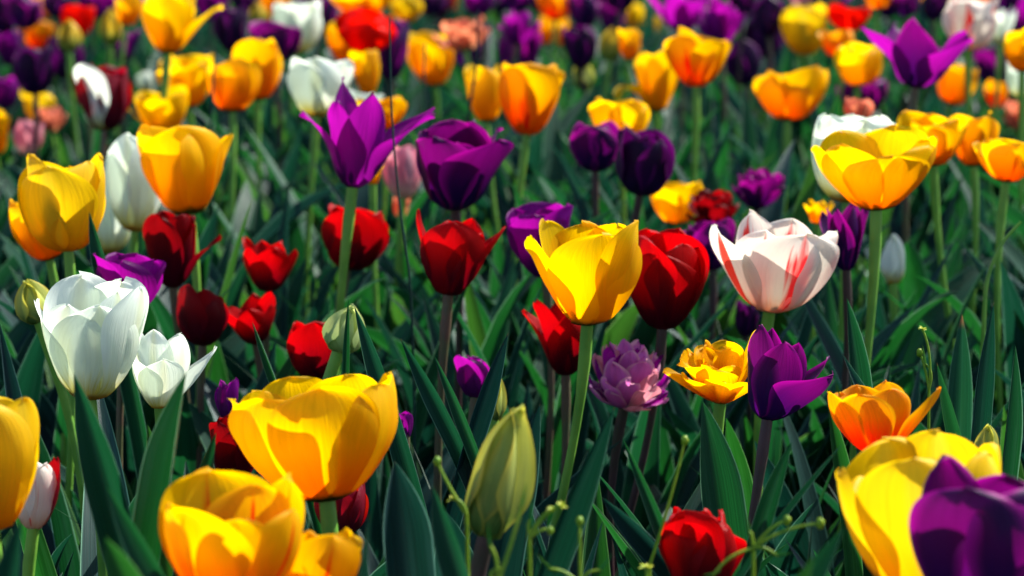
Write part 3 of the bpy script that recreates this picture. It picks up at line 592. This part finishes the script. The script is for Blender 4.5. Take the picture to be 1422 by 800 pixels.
T(Y, 'open', 'golden', (284, 80, 363, 157), 'orange-yellow tulip paired with the bright yellow one beside it', yaw=70, d=1.6)
T(Y, 'cup', 'golden', (322, 52, 392, 140), 'deep yellow tulip behind the orange-yellow one, before purple blooms', d=1.75)
T(Y, 'bowl', 'yellow', (196, -12, 311, 76), 'big wide yellow tulip with a petal folded outwards, high above the others', yaw=40, d=1.72, extra=[dict(az=350, th1=44, th2=70, W=.6, tip=.3, L=1.2)])
T(Y, 'cup', 'golden', (160, -10, 198, 36), 'small golden tulip next to the big wide yellow one', d=2.1)
T(P_, 'egg', 'dark_purple', (296, 6, 346, 73), 'blackish purple tulip behind the big wide yellow one', d=1.95)
T(P_, 'open', 'magenta', (268, -18, 322, 30), 'bright violet tulip above the blackish purple one')
T('tulip_bud', 'bud', 'yellow_bud', (80, 26, 115, 72), 'plump yellow bud against an orange-red tulip', yaw=20)
T('tulip_bud', 'bud', 'yellow_bud', (136, 11, 169, 63), 'tall yellow bud beside the small golden tulip', yaw=70)
T(O_, 'open', 'scarlet', (84, 6, 133, 54), 'orange-red tulip behind the plump yellow bud', d=2.35)
T(O_, 'bowl', 'orange', (26, 28, 76, 68), 'small loose orange tulip beside the plump yellow bud')
T(P_, 'cup', 'purple', (4, -4, 60, 36), 'purple tulip in the far corner above the small loose orange one')
T(P_, 'cup', 'magenta', (-10, 38, 32, 92), 'violet tulip at the margin above the darkest egg-shaped purple one')
T(P_, 'egg', 'dark_purple', (17, 62, 79, 131), 'darkest egg-shaped purple tulip below the small loose orange one')
T(P_, 'cup', 'magenta', (-12, 104, 29, 152), 'half violet tulip at the margin next to the darkest egg-shaped purple one')
T(Y, 'open', 'lemon', (26, 124, 77, 168), 'dull yellow tulip behind a salmon double one')
T('double_tulip', 'double', 'salmon', (42, 146, 93, 184), 'small salmon pink double tulip next to a pink one')
T('pink_tulip', 'egg', 'pink', (17, 165, 62, 217), 'pink tulip with pale edges below the salmon double one')
T(Y, 'cup', 'yellow', (-28, 148, 15, 217), 'yellow tulip mostly out of frame beside the pink one')
T(P_, 'cup', 'purple', (145, 40, 198, 87), 'purple tulip under the tall yellow bud')
T(P_, 'cup', 'purple', (108, -14, 160, 24), 'purple tulip cut by the top, above the plump yellow bud')
T(P_, 'egg', 'dark_purple', (58, -12, 104, 26), 'dark purple tulip cut by the top, above the loose orange one')
T(W_, 'egg', 'white', (188, 98, 212, 126), 'small white tulip seen between maroon and yellow blooms')
# --- middle
T(W_, 'cup', 'white', (399, 78, 492, 162), 'white cup tulip right behind the violet lily tulip', yaw=30, d=1.52)
T(W_, 'bowl', 'white', (470, 122, 534, 168), 'low white tulip peeping over the violet lily tulip', d=1.6)
T(W_, 'cup', 'white', (376, 0, 448, 74), 'white tulip above the purple one, with a curved side petal', yaw=80)
T(P_, 'open', 'purple', (345, 28, 420, 88), 'purple tulip in front of the white one with a curved side petal', d=1.85)
T(R_, 'globe', 'scarlet', (465, 8, 551, 76), 'vivid scarlet tulip, the brightest red one of the bed', d=1.85)
T(Y, 'cup', 'golden', (452, 28, 500, 86), 'golden tulip hidden behind the vivid scarlet one', d=2.0)
T(Y, 'open', 'yellow', (484, 68, 528, 134), 'narrow yellow tulip between the scarlet and the white cup tulip', d=1.75)
T(Y, 'open', 'golden', (494, 136, 566, 178), 'orange-yellow rim showing behind the violet lily tulip', d=1.5)
T(P_, 'cup', 'purple', (514, 25, 569, 111), 'tall purple tulip beside the vivid scarlet one', d=1.9)
T(Y, 'open', 'yellow', (562, 42, 631, 120), 'yellow tulip with green leaves in front, beside a tall purple one')
T('double_tulip', 'double', 'salmon', (600, 20, 682, 72), 'pale salmon double tulip behind the yellow one with leaves in front', d=2.1)
T(Y, 'bowl', 'golden', (456, -16, 546, 22), 'golden tulip cut by the top, above the vivid scarlet one', d=2.25)
T(Y, 'cup', 'yellow', (644, 88, 702, 171), 'yellow tulip beside the orange-flamed one', d=1.62)
T('flamed_tulip', 'open', 'flamed', (692, 85, 785, 188), 'yellow tulip with an orange-red flamed base on a tall stem', d=1.48, yaw=30, stem='stem')
T(P_, 'double', 'magenta', (690, 12, 751, 63), 'frilly violet tulip below a pale green bud', d=2.1)
T(O_, 'open', 'orange', (744, -16, 801, 29), 'orange tulip cut by the top over two golden ones')
T(Y, 'egg', 'golden', (746, 20, 771, 62), 'first small golden bloom below the orange tulip, beside a violet one')
T(Y, 'egg', 'golden', (766, 22, 792, 64), 'second small golden bloom below the orange tulip, beside dark purple')
T(P_, 'egg', 'dark_purple', (781, 32, 829, 96), 'tall dark purple tulip behind the green bud', d=2.0)
T(P_, 'cup', 'purple', (788, -12, 832, 42), 'purple tulip cut by the top over a dark purple one')
T(P_, 'cup', 'purple', (829, 2, 872, 48), 'small purple tulip above a yellow-green bud')
T(B_, 'bud', 'yellow_bud', (831, 36, 863, 85), 'yellow-green bud beside a small orange tulip')
T(B_, 'bud', 'bud', (796, 78, 826, 127), 'green bud in front of the tall dark purple tulip')
T(Y, 'cup', 'lemon', (866, 4, 894, 38), 'small dull yellow tulip below the violet clump at the top')
T(Y, 'cup', 'lemon', (893, 22, 918, 46), 'tiny yellow tulip beneath the violet lily tulip at the top')
T(O_, 'cup', 'golden', (857, 38, 891, 84), 'small orange tulip behind the bright yellow drooping one', d=2.0)
T(Y, 'open', 'yellow', (852, 66, 946, 156), 'bright yellow tulip with one drooping petal, above two purple ones', yaw=50, extra=[dict(az=205, th1=48, th2=140, W=.5, tip=.3, L=1.25)])
T('flamed_tulip', 'open', 'flamed', (921, 36, 1017, 121), 'orange-yellow bowl tulip with a red flame under violet blooms', yaw=20, d=1.6)
T('lily_flowered_tulip', 'lily', 'magenta', (880, -24, 990, 46), 'violet lily tulip cut by the top, above the orange-yellow bowl tulip', d=2.1)
T(P_, 'double', 'magenta', (965, -12, 1036, 72), 'loose violet tulip beside the orange-yellow bowl tulip', d=2.0)
T(Y, 'open', 'yellow', (817, 135, 903, 202), 'yellow tulip rising behind two purple ones', d=1.5)
T(P_, 'cup', 'purple', (790, 167, 863, 239), 'short purple tulip next to the taller dark one', d=1.4)
T(P_, 'egg', 'dark_purple', (854, 170, 938, 273), 'taller dark purple tulip, smooth and closed, on a thin dark stem', d=1.35, yaw=30, stem='dark_stem')
T('pink_tulip', 'egg', 'pink', (526, 200, 586, 276), 'pale pink and white tulip beneath the star-shaped violet one', d=1.45)
T('pink_tulip', 'egg', 'salmon', (545, 272, 570, 304), 'small rosy bloom low under the pale pink tulip', d=1.5)
T(Y, 'egg', 'yellow', (505, 222, 533, 258), 'little yellow bloom under the star-shaped violet tulip', d=1.4)
T(P_, 'open', 'magenta', (703, 280, 796, 386), 'violet tulip behind the shoulder of the open yellow one', d=1.16, yaw=40)
T(Y, 'open', 'yellow', (900, 248, 978, 312), 'small yellow tulip behind a dark red double bloom', d=1.5)
T(R_, 'double', 'crimson', (952, 260, 1029, 320), 'dark red ruffled tulip in front of the small yellow one', d=1.42)
T(P_, 'cup', 'purple', (948, 302, 1022, 376), 'purple tulip beneath the dark red ruffled one, beside the striped white', d=1.3)
T(P_, 'double', 'purple', (1015, 230, 1091, 291), 'frilled purple tulip standing alone above the striped white one', d=1.45)
T(P_, 'pointed', 'purple', (1138, 280, 1206, 377), 'purple tulip just behind the striped white one', d=1.14, yaw=10)
T(P_, 'egg', 'dark_purple', (1020, 416, 1053, 468), 'small dark purple bloom in shade beneath the striped white tulip', d=1.3)
T(Y, 'pointed', 'golden', (1116, 276, 1158, 312), 'small golden bloom behind the purple one next to the striped white', d=1.35)
# --- right of the bed
T(Y, 'hero_bowl', 'yellow', (1126, 172, 1303, 293), 'wide bowl-shaped yellow tulip in front of a white one', d=1.1, leaves=1)
T(W_, 'cup', 'white', (1127, 157, 1248, 282), 'white tulip behind the wide bowl-shaped yellow one', d=1.22, yaw=30)
T(Y, 'open', 'golden', (1246, 152, 1346, 231), 'golden tulip behind the wide bowl-shaped yellow one', yaw=10, d=1.33)
T(Y, 'open', 'golden', (1312, 154, 1388, 232), 'golden tulip between another golden one and the cut-off bowl', yaw=50, d=1.38)
T(Y, 'bowl', 'golden', (1350, 192, 1446, 254), 'low golden bowl tulip cut by the frame', d=1.24, yaw=30)
T(Y, 'bowl', 'golden', (1045, 90, 1151, 169), 'golden bowl tulip with wavy rim standing apart amid leaves', yaw=15)
T(Y, 'cup', 'yellow', (1158, 60, 1226, 117), 'neat yellow tulip above a small purple one', yaw=30)
T(Y, 'cup', 'lemon', (1083, 2, 1149, 77), 'yellow tulip with a pale green rib, beside a red one', yaw=30)
T(R_, 'bowl', 'scarlet', (1148, 2, 1209, 45), 'scarlet tulip beside the green-ribbed yellow one', d=2.1)
T(O_, 'cup', 'orange', (1135, 40, 1186, 81), 'small orange tulip beneath the scarlet one', d=1.95)
T('lily_flowered_tulip', 'lily', 'magenta', (1195, 20, 1352, 124), 'large sprawling violet lily tulip with long petals, by the pinkish white one', d=1.45, yaw=75, mats=['purple', 'magenta', 'magenta', 'magenta', 'purple', 'magenta'])
T(P_, 'egg', 'dark_purple', (1045, -6, 1089, 52), 'dark purple tulip beside the green-ribbed yellow one', d=2.1)
T('striped_tulip', 'cup', 'striped', (1308, -6, 1387, 70), 'pinkish white tulip with one red streak, above a violet one', d=1.8, yaw=20)
T(W_, 'pointed', 'white', (1374, 8, 1412, 62), 'small white tulip beside the pinkish white streaked one', d=2.0)
T(Y, 'cup', 'golden', (1301, 81, 1359, 148), 'yellow-orange tulip tilted against the sprawling violet one', roll=15)
T(P_, 'open', 'purple', (1162, 105, 1233, 163), 'small open purple tulip below the neat yellow one')
T('pink_tulip', 'egg', 'salmon', (1172, 134, 1214, 172), 'salmon bloom between a purple and a white tulip', d=1.5)
T(Y, 'cup', 'yellow', (1393, 33, 1448, 100), 'yellow tulip cut by the frame above a white one', d=1.6)
T(W_, 'cup', 'white', (1397, 86, 1450, 136), 'white tulip cut by the frame under a yellow one', d=1.7)
T(O_, 'pointed', 'orange', (1366, 109, 1403, 150), 'tiny orange tulip beside the cut-off white one')
T('pink_tulip', 'double', 'salmon', (1392, 128, 1442, 192), 'rosy double tulip cut by the frame above the golden bowl')
T(W_, 'bud', 'white', (1222, 324, 1257, 396), 'slim white bud low amid leaves, below the wide bowl-shaped yellow tulip', d=1.35)
# --- the far rows along the top
T(P_, 'cup', 'magenta', (640, -18, 690, 24), 'violet tulip cut by the top over the pale salmon double one')
T(Y, 'cup', 'lemon', (624, -8, 650, 20), 'tiny dull yellow bloom above the pale salmon double tulip')
T(P_, 'egg', 'dark_purple', (584, -16, 622, 22), 'blackish purple tulip cut by the top, near the pale salmon double one')
T(Y, 'cup', 'lemon', (540, -6, 588, 26), 'dull yellow tulip cut by the top beside the blackish purple one')
T(P_, 'cup', 'purple', (432, -10, 470, 50), 'purple tulip between a white one and the vivid scarlet one', d=2.3)
T(Y, 'bud', 'yellow_bud', (346, 4, 374, 34), 'small pale yellow bloom over the purple tulip before the white')
T(P_, 'cup', 'dark_purple', (320, -18, 362, 18), 'dark purple tulip cut by the top near the pale yellow bloom', d=2.45)
T(P_, 'cup', 'purple', (692, -20, 740, 14), 'small purple tulip cut by the top above the frilly violet one', d=2.5)
T(P_, 'cup', 'dark_purple', (836, -22, 884, 10), 'small dark purple tulip cut by the top near the violet lily tulip', d=2.5)
T(P_, 'cup', 'dark_purple', (1012, -18, 1050, 26), 'dark tulip cut by the top between loose violet and egg-shaped purple ones', d=2.3)
T('pink_tulip', 'cup', 'pink', (1092, -22, 1130, 8), 'small pale pink tulip cut by the top over the green-ribbed yellow one', d=2.5)
T(Y, 'cup', 'golden', (1196, -18, 1240, 12), 'golden tulip cut by the top above the sprawling violet lily tulip', d=2.3)
T(P_, 'egg', 'dark_purple', (1280, -14, 1318, 30), 'dark purple tulip above the sprawling violet lily tulip, by the pinkish white', d=2.2)
T(P_, 'cup', 'purple', (1236, -10, 1278, 24), 'purple tulip behind the sprawling violet lily tulip', d=2.3)
T(P_, 'cup', 'purple', (1372, -16, 1418, 14), 'purple tulip cut by the top above the small white one', d=2.4)

# small far blooms that fill the rows behind, half hidden by the larger ones
frng = np.random.default_rng(77)
FILL = [('purple', 'purple_tulip', 'cup', 'small far purple tulip half hidden between larger blooms of the back rows', .37),
        ('dark_purple', 'purple_tulip', 'egg', 'small far blackish purple tulip half hidden in the back rows', .22),
        ('magenta', 'purple_tulip', 'pointed', 'small far violet tulip half hidden between blooms of the back rows', .2),
        ('yellow', 'yellow_tulip', 'cup', 'small far yellow tulip half hidden between purple ones of the back rows', .1),
        ('golden', 'orange_tulip', 'cup', 'small far orange tulip half hidden between purple ones of the back rows', .06),
        ('red', 'red_tulip', 'cup', 'small far red tulip half hidden between blooms of the back rows', .05)]
made = 0
for tries in range(6000):
    x, y = frng.uniform(0, 1422), frng.uniform(-8, 96) * frng.uniform(.2, 1)
    if x < 340 or x > 1180 or 820 < x < 1060: y *= 1.15
    dn = depth_at_height(y, .41) * frng.uniform(1.04, 1.24)
    w = .071 * frng.uniform(.8, 1.15) * FPX / dn; hh = w * frng.uniform(1.0, 1.3)
    cover, close = 0, False
    for bx0, by0, bx1, by1, bd, key in BOXES:
        ix = min(bx1, x + w / 2) - max(bx0, x - w / 2); iy = min(by1, y + hh / 2) - max(by0, y - hh / 2)
        if ix > 0 and iy > 0:
            if bd > dn - .05: close = close or ix * iy > .2 * w * hh
            cover += ix * iy
    if cover > .82 * w * hh or close: continue
    m_, n_, k_, l_, _ = FILL[int(frng.choice(len(FILL), p=[f[4] for f in FILL]))]
    if y > 48 and 'purple' not in n_: continue
    T(n_, k_, m_, (x - w / 2, y - hh / 2, x + w / 2, y + hh / 2), l_, d=dn / K, yaw=frng.uniform(0, 120), roll=frng.normal(0, 5), leaves=1)
    PLACED[-1][0]['group'] = 'small far tulips of the back rows'
    made += 1
    if made >= 125: break
print('far fill', made)
# ------------------------------------------------------------------ leaves on every tulip
for t, base, pos, d, H, rng, nl, key, *_ in PLACED:
    n = nl + 1 if d < 1.1 * K else nl + 2
    for k in range(n):
        g = random_leaf(rng, base, min(H * .88, .40), own=key, w=(.026, .044))
        if g is None: continue
        mt = 'leaf' if rng.random() < .6 else ('leaf_blue' if rng.random() < .6 else 'leaf_fresh')
        link('leaf', sheet_mesh('leaf', g - base, M[mt]), t)

# ------------------------------------------------------------------ tulips without a bloom: the big leaves one can point to
def leaf_plant(label, leaves, seed):
    rng = np.random.default_rng(seed)
    info = []
    for (tx, ty, mx, my, d, w, face, *rest) in leaves:
        d2 = rest[0] if rest else d
        info.append((at(tx, ty, d * K), at(mx, my, d2 * K), w * d * K / FPX, face, rest[1] if len(rest) > 1 else 'leaf'))
    bases = []
    for a, b, *_ in info:
        k = b + (b - a) / max(np.linalg.norm(b - a), 1e-6) * .25
        bases.append([k[0] * .5 + b[0] * .5, b[1] + .01, 0])
    base = np.mean(bases, axis=0); base[2] = 0
    t = thing('flowerless_tulip', tuple(base), label, 'tulip leaves', 'big leaved tulips without a bloom')
    for a, b, w, face, mt in info:
        la, lb = np.linalg.norm(b - base), np.linalg.norm(a - b)
        tm = la / (la + lb)
        P1 = (b - (1 - tm) ** 2 * base - tm ** 2 * a) / (2 * tm * (1 - tm))
        P1[2] = min(max(P1[2], .05), a[2] - .01)
        fa = math.radians(face)
        g = leaf_grid(base, P1, a, w * 1.05, np.array([math.cos(fa), math.sin(fa), .15]), fold=rng.uniform(.55, 1.0), wave=rng.uniform(.04, .12), twist=rng.uniform(-.5, .5), rng=rng, nu=8, nv=40, base_w=.7, tipw=1.0, taper=max(.3, tm - (1 - tm) * .35))
        link('leaf', sheet_mesh('leaf', g - base, M[mt]), t)
L = leaf_plant
L('broad upright leaf with a pale edge, beneath the striped white tulip', [(1176, 414, 1187, 500, .97, 40, 265)], 1)
L('stiff upright leaf with a withered brown tip', [(1336, 436, 1333, 525, 1.0, 40, 280, 1.0, 'leaf_withered')], 2)
L('fresh green leaf in front of the brown-tipped one', [(1301, 504, 1322, 580, .88, 26, 250, .88, 'leaf_fresh')], 3)
L('pair of leaves rising between the purple and orange tulips', [(1100, 613, 1076, 680, .8, 34, 280), (1150, 560, 1165, 640, .86, 30, 260, .86, 'leaf_fresh')], 4)
L('long broad leaf slanting up beside the bright green stem', [(854, 564, 798, 690, .77, 56, 290)], 5)
L('wavy leaf with a pale margin beside the huge round yellow tulip', [(556, 470, 597, 540, .9, 30, 240), (603, 494, 637, 570, .88, 24, 240)], 6)
L('blue-green leaf slanting across the little purple tulip', [(706, 462, 676, 545, .9, 34, 300, .9, 'leaf_blue')], 7)
L('leaf curving over from the small pale green bud', [(492, 425, 524, 510, .9, 36, 240)], 8)
L('narrow blade standing before the small pale green bud', [(484, 414, 482, 480, .95, 13, 270)], 9)
L('two dark pointed leaves under the white tulips', [(103, 520, 136, 630, .74, 66, 290), (259, 516, 238, 620, .74, 60, 250)], 10)
L('large leaf with a pale rim below the dark pointed pair', [(148, 675, 190, 745, .66, 42, 240)], 11)
L('blunt green leaf low beside the red-streaked yellow tulip', [(146, 746, 170, 800, .6, 60, 260, .6, 'leaf_fresh')], 12)
L('upright leaf below the cut-off yellow tulip', [(30, 720, 18, 790, .63, 46, 280)], 13)
L('thin leaf slanting past the small red tulip with upturned tips', [(350, 446, 372, 500, 1.0, 16, 250)], 14)
L('leaf reaching up behind the largest green bud', [(600, 674, 625, 745, .7, 52, 240), (548, 640, 556, 720, .76, 80, 280, .76, 'leaf_blue')], 15)
L('leaf beside the small golden tulip with red spots', [(513, 715, 500, 790, .66, 20, 300)], 16)
L('leaf on the shaded ground near the tall lemon yellow tulip', [(1172, 732, 1120, 800, .64, 48, 290), (1130, 772, 1105, 820, .6, 30, 280, .6, 'leaf_fresh')], 17)
L('very broad leaf standing under the double golden tulip', [(975, 556, 990, 650, .86, 74, 275)], 18)
L('slim leaf with a pale edge beside the ruffled red tulip', [(864, 608, 905, 700, .8, 22, 240)], 19)
L('long thin arching leaf before the pair by the orange tulip', [(1172, 614, 1112, 680, .78, 16, 300)], 20)
L('dark green leaf tip in front of the loose white tulip', [(124, 294, 141, 352, 1.05, 32, 260)], 21)
L('blue-green leaves in the dark middle under the open yellow tulip', [(750, 560, 720, 660, .84, 60, 270, .84, 'leaf_blue'), (835, 690, 880, 730, .8, 44, 270, .8, 'leaf_blue')], 22)
L('leaves in shade between the pale white and huge yellow tulips', [(205, 590, 215, 660, .82, 40, 270, .82, 'leaf_fresh'), (300, 600, 280, 690, .8, 40, 250)], 23)
L('leaves rising at the margin below the golden bowl', [(1380, 420, 1370, 520, .95, 30, 260), (1410, 480, 1400, 580, .92, 34, 280)], 24)

# ------------------------------------------------------------------ tulips without a bloom, filling the bed; ten kinds copied about
rng = np.random.default_rng(5)
def raw_leaf(rng, h, w):
    a = rng.uniform(0, 2 * math.pi); out = rng.uniform(.12, .5) * h
    dv = np.array([math.cos(a), math.sin(a), 0]); up = np.array([0, 0, 1.0])
    P2 = dv * out + up * h * rng.uniform(.8, 1)
    P1 = dv * out * rng.uniform(-.1, .4) + up * h * rng.uniform(.5, .75)
    return leaf_grid(dv * .005, P1, P2, w, -dv + up * .2, fold=rng.uniform(.25, .8), wave=rng.uniform(0, .06), rng=rng, twist=rng.uniform(-1, 1), taper=rng.uniform(.35, .55))
kinds = []
for k in range(14):
    gl = [raw_leaf(rng, rng.uniform(.25, .41), rng.uniform(.028, .050)) for _ in range(5 if k % 3 else 6)]
    mats = [['leaf', 'leaf_blue', 'leaf', 'leaf_fresh', 'leaf_blue', 'leaf'][int(rng.integers(6))] for _ in gl]
    kinds.append((gl, mats, [sheet_mesh('leaf', g, M[m]) for g, m in zip(gl, mats)]))
spots = []
tries = 0
occupied = [b[:2] for _, b, *_ in PLACED]
GAP_LABEL = 'flowerless tulip of narrow upright leaves filling a gap between stems'
def fits(p, gap):
    return all((p[0] - q[0]) ** 2 + (p[1] - q[1]) ** 2 > gap * gap for q in occupied)
count = 0
for tries in range(9000):
    y = rng.uniform(.52, 1.75) * K; x = rng.uniform(-1, 1) * (.225 * y + .12)
    if not fits((x, y), .042): continue
    gl, mats, mes = kinds[int(rng.integers(len(kinds)))]
    a = rng.uniform(0, 2 * math.pi); s = rng.uniform(.7, 1.08)
    b = np.array([x, y, 0.0])
    ok = []
    for g, me in zip(gl, mes):
        P = rotz(g * s, a) + b
        ok.append(not hides_bloom(P))
    if sum(ok) == 0: continue
    occupied.append((x, y)); count += 1
    t = thing('flowerless_tulip', (x, y, 0), GAP_LABEL, 'tulip leaves', 'flowerless tulips between the stems')
    t.rotation_euler = (0, 0, a); t.scale = (s, s, s)
    for o_, me in zip(ok, mes):
        if o_: link('leaf', me, t)
    if count >= 290: break
print('flowerless', count, 'tulips', len(PLACED))

# far off the leaves read as one mass
far = {'leaf': [], 'leaf_blue': [], 'leaf_fresh': []}
n = 0
for tries in range(9000):
    y = rng.uniform(1.2, 6.2) * K; x = rng.uniform(-1, 1) * (.225 * y + .2)
    if y < 1.75 * K and rng.random() < .5: continue
    if y > 3.2 * K and rng.random() < .5: continue
    gl, mats, mes = kinds[int(rng.integers(len(kinds)))]
    a = rng.uniform(0, 2 * math.pi); s = rng.uniform(.8, 1.2)
    b = np.array([x, y, 0.0])
    for g, m in zip(gl, mats):
        P = rotz(g[::2, ::2] * s, a) + b
        if y < 3.2 * K and hides_bloom(P): continue
        far[m].append(P)
    n += 1
    if n > 2300: break
for m, gs_ in far.items():
    o = link('distant_foliage', sheet_mesh('distant_foliage', gs_, M[m])); o['kind'] = 'stuff'
    o['label'] = {'leaf': 'mass of deep green tulip leaves behind the blooms', 'leaf_blue': 'mass of bluish tulip leaves behind the blooms', 'leaf_fresh': 'mass of fresh green leaves behind the blooms'}[m]
    o['category'] = 'foliage'

# ------------------------------------------------------------------ grass between the tulips
blades = []
for tries in range(12000):
    y = rng.uniform(.55, 2.6) * K; x = rng.uniform(-1, 1) * (.225 * y + .12)
    if rng.random() > (.25 + .75 * (1 / (1 + math.exp(-(x / y) * 9 + .6)))): continue
    h = rng.uniform(.10, .33); a = rng.uniform(0, 6.28); out = rng.uniform(.1, .7) * h
    dv = np.array([math.cos(a), math.sin(a), 0]); b = np.array([x, y, 0])
    P1 = b + np.array([0, 0, h * .7]) + dv * out * .2; P2 = b + dv * out + np.array([0, 0, h])
    g = leaf_grid(b, P1, P2, rng.uniform(.003, .007), -dv + np.array([0, 0, .2]), fold=.4, wave=0, rng=rng, nu=2, nv=7, base_w=.8)
    if hides_bloom(g): continue
    blades.append(g)
    if len(blades) > 900: break
o = link('grass', sheet_mesh('grass', blades, M['grass'])); o['kind'] = 'stuff'; o['label'] = 'thin green grass growing up between the tulips'; o['category'] = 'grass'

# single long grass stalks that stand out against the blooms
def stalk(pts, r, label, mat='leaf_blue'):
    P = [at(p[0], p[1], p[2] * K) for p in pts]
    base = np.array([P[-1][0], P[-1][1], 0.0])
    P = np.array(P + [base]); tt = np.linspace(0, 1, len(P)); ti = np.linspace(0, 1, 24)
    C = np.stack([np.interp(ti, tt, P[:, i]) for i in range(3)], -1)
    k = np.ones(5) / 5; Cs = C.copy()
    for i in range(3): Cs[2:-2, i] = np.convolve(C[:, i], k, 'valid')
    t = link('grass_stalk', sheet_mesh('grass_stalk', tube_grid(Cs - base, np.linspace(r * .5, r, 24), 6), M[mat]))
    t.location = tuple(base); t['label'] = label; t['category'] = 'grass stalk'; t['group'] = 'long grass stalks'
stalk([(541, 25, 1.12), (543, 160, 1.12), (556, 300, 1.12), (575, 420, 1.12)], .0011, 'thin dark grass stalk crossing a petal of the star-shaped violet tulip')
stalk([(664, 15, 1.5), (662, 90, 1.5), (648, 170, 1.5)], .0018, 'thin dark grass stalk in front of the yellow tulip beside the orange-flamed one')
stalk([(590, 60, 1.6), (588, 110, 1.6), (596, 160, 1.6)], .0018, 'thin dark grass stalk before the yellow tulip with leaves in front')
stalk([(300, 62, 1.5), (296, 120, 1.5), (292, 170, 1.5)], .0016, 'thin grass stalk between the paired bright yellow and orange-yellow tulips')
stalk([(1418, 308, 1.1), (1392, 335, 1.1), (1372, 380, 1.1), (1366, 420, 1.1)], .0018, 'arching pale grass stalk below the golden bowl tulip', 'stem')

# ------------------------------------------------------------------ small weeds with green seed heads
def weed(label, d, foot, arms, seed):
    d = d * K
    rng = np.random.default_rng(seed)
    F = at(*foot, d); base = np.array([F[0], F[1], 0.0])
    t = thing('weed', tuple(base), label, 'weed', 'green weeds with seed heads')
    link('stem', sheet_mesh('stem', tube_grid(np.array([base, base * .5 + F * .5 + [.004, 0, 0], F]) - base, [.0012, .0010, .0008], 6), M['weed']), t)
    for (hx, hy, kind, r) in arms:
        A = at(hx, hy, d); mid = (A + F) / 2 + np.array([rng.normal(0, .003), 0, .004])
        pts = np.array([(1 - s) ** 2 * F + 2 * s * (1 - s) * mid + s * s * A for s in np.linspace(0, 1, 9)]) - base
        s_ = link('stalk', sheet_mesh('stalk', tube_grid(pts, np.linspace(.0008, .0006, 9), 6), M['weed']), t)
        rr = .75 * r * d / FPX
        if kind == 'head':
            h_ = link('seed_head', sheet_mesh('seed_head', (lambda c: c + (ball_grid(A - base, rr, rr * 1.35, 10, 8) - c) * (1 + .16 * np.sin(np.arange(9)[:, None, None] * 1.9 + seed) * np.cos(np.linspace(0, 2 * math.pi, 11)[None, :, None] * 3)))(A - base), M['weed']), t)
        elif kind == 'bloom':
            gs_ = []
            for k in range(14):
                a = k * 2.4; z = rng.uniform(-.6, 1)
                dv = np.array([math.cos(a), math.sin(a), z]); dv /= np.linalg.norm(dv)
                gs_.append(leaf_grid(A - base, A - base + dv * rr * .7, A - base + dv * rr * 1.5, rr * .7, np.array([0.1, -.4, .9]), rng=rng, nu=2, nv=5))
            link('flower_head', sheet_mesh('flower_head', gs_, M['weed_yellow']), t)
        else:
            dv = A - F; dv = dv / np.linalg.norm(dv)
            link('leaf', sheet_mesh('leaf', leaf_grid(A - base - dv * .004, A - base, A - base + dv * rr * 3 + [0, 0, .004], rr * .9, np.array([0, -1, .4]), rng=rng, nu=4, nv=8), M['leaf_fresh']), t)
weed('yellow-green weed with tiny flower clusters, at the foot of the bright green stem', .70, (735, 748), [(780, 702, 'bloom', 8), (766, 708, 'bloom', 7), (764, 737, 'head', 6), (737, 722, 'leaf', 10)], 31)
weed('tall weed with a round green seed head, beside the ruffled red tulip', .76, (902, 785), [(951, 612, 'head', 7)], 32)
weed('low weed with a fuzzy green head at the foot of the ruffled red tulip', .72, (895, 830), [(897, 788, 'bloom', 10)], 33)
weed('upright weed with one dark green head, beside the long broad leaf', .70, (806, 815), [(805, 724, 'head', 7), (835, 792, 'leaf', 9), (762, 790, 'leaf', 9)], 34)
weed('thin weed with small green heads next to the largest bud', .72, (648, 716), [(607, 641, 'head', 7), (627, 693, 'bloom', 7)], 35)
weed('sprawling weed with green heads between the ruffled red and lemon yellow tulips', .70, (1046, 762), [(1139, 727, 'head', 8), (1093, 723, 'head', 7), (1080, 773, 'leaf', 10), (1040, 738, 'leaf', 8), (990, 800, 'leaf', 8)], 36)
weed('small leafy weed below the largest bud', .66, (690, 815), [(680, 757, 'leaf', 8), (725, 700, 'leaf', 9), (700, 790, 'leaf', 8)], 37)
weed('yellow-flowered weed in the gap above the cup-shaped orange tulip', .95, (1290, 540), [(1281, 457, 'bloom', 6), (1277, 490, 'head', 6), (1284, 505, 'leaf', 8)], 38)
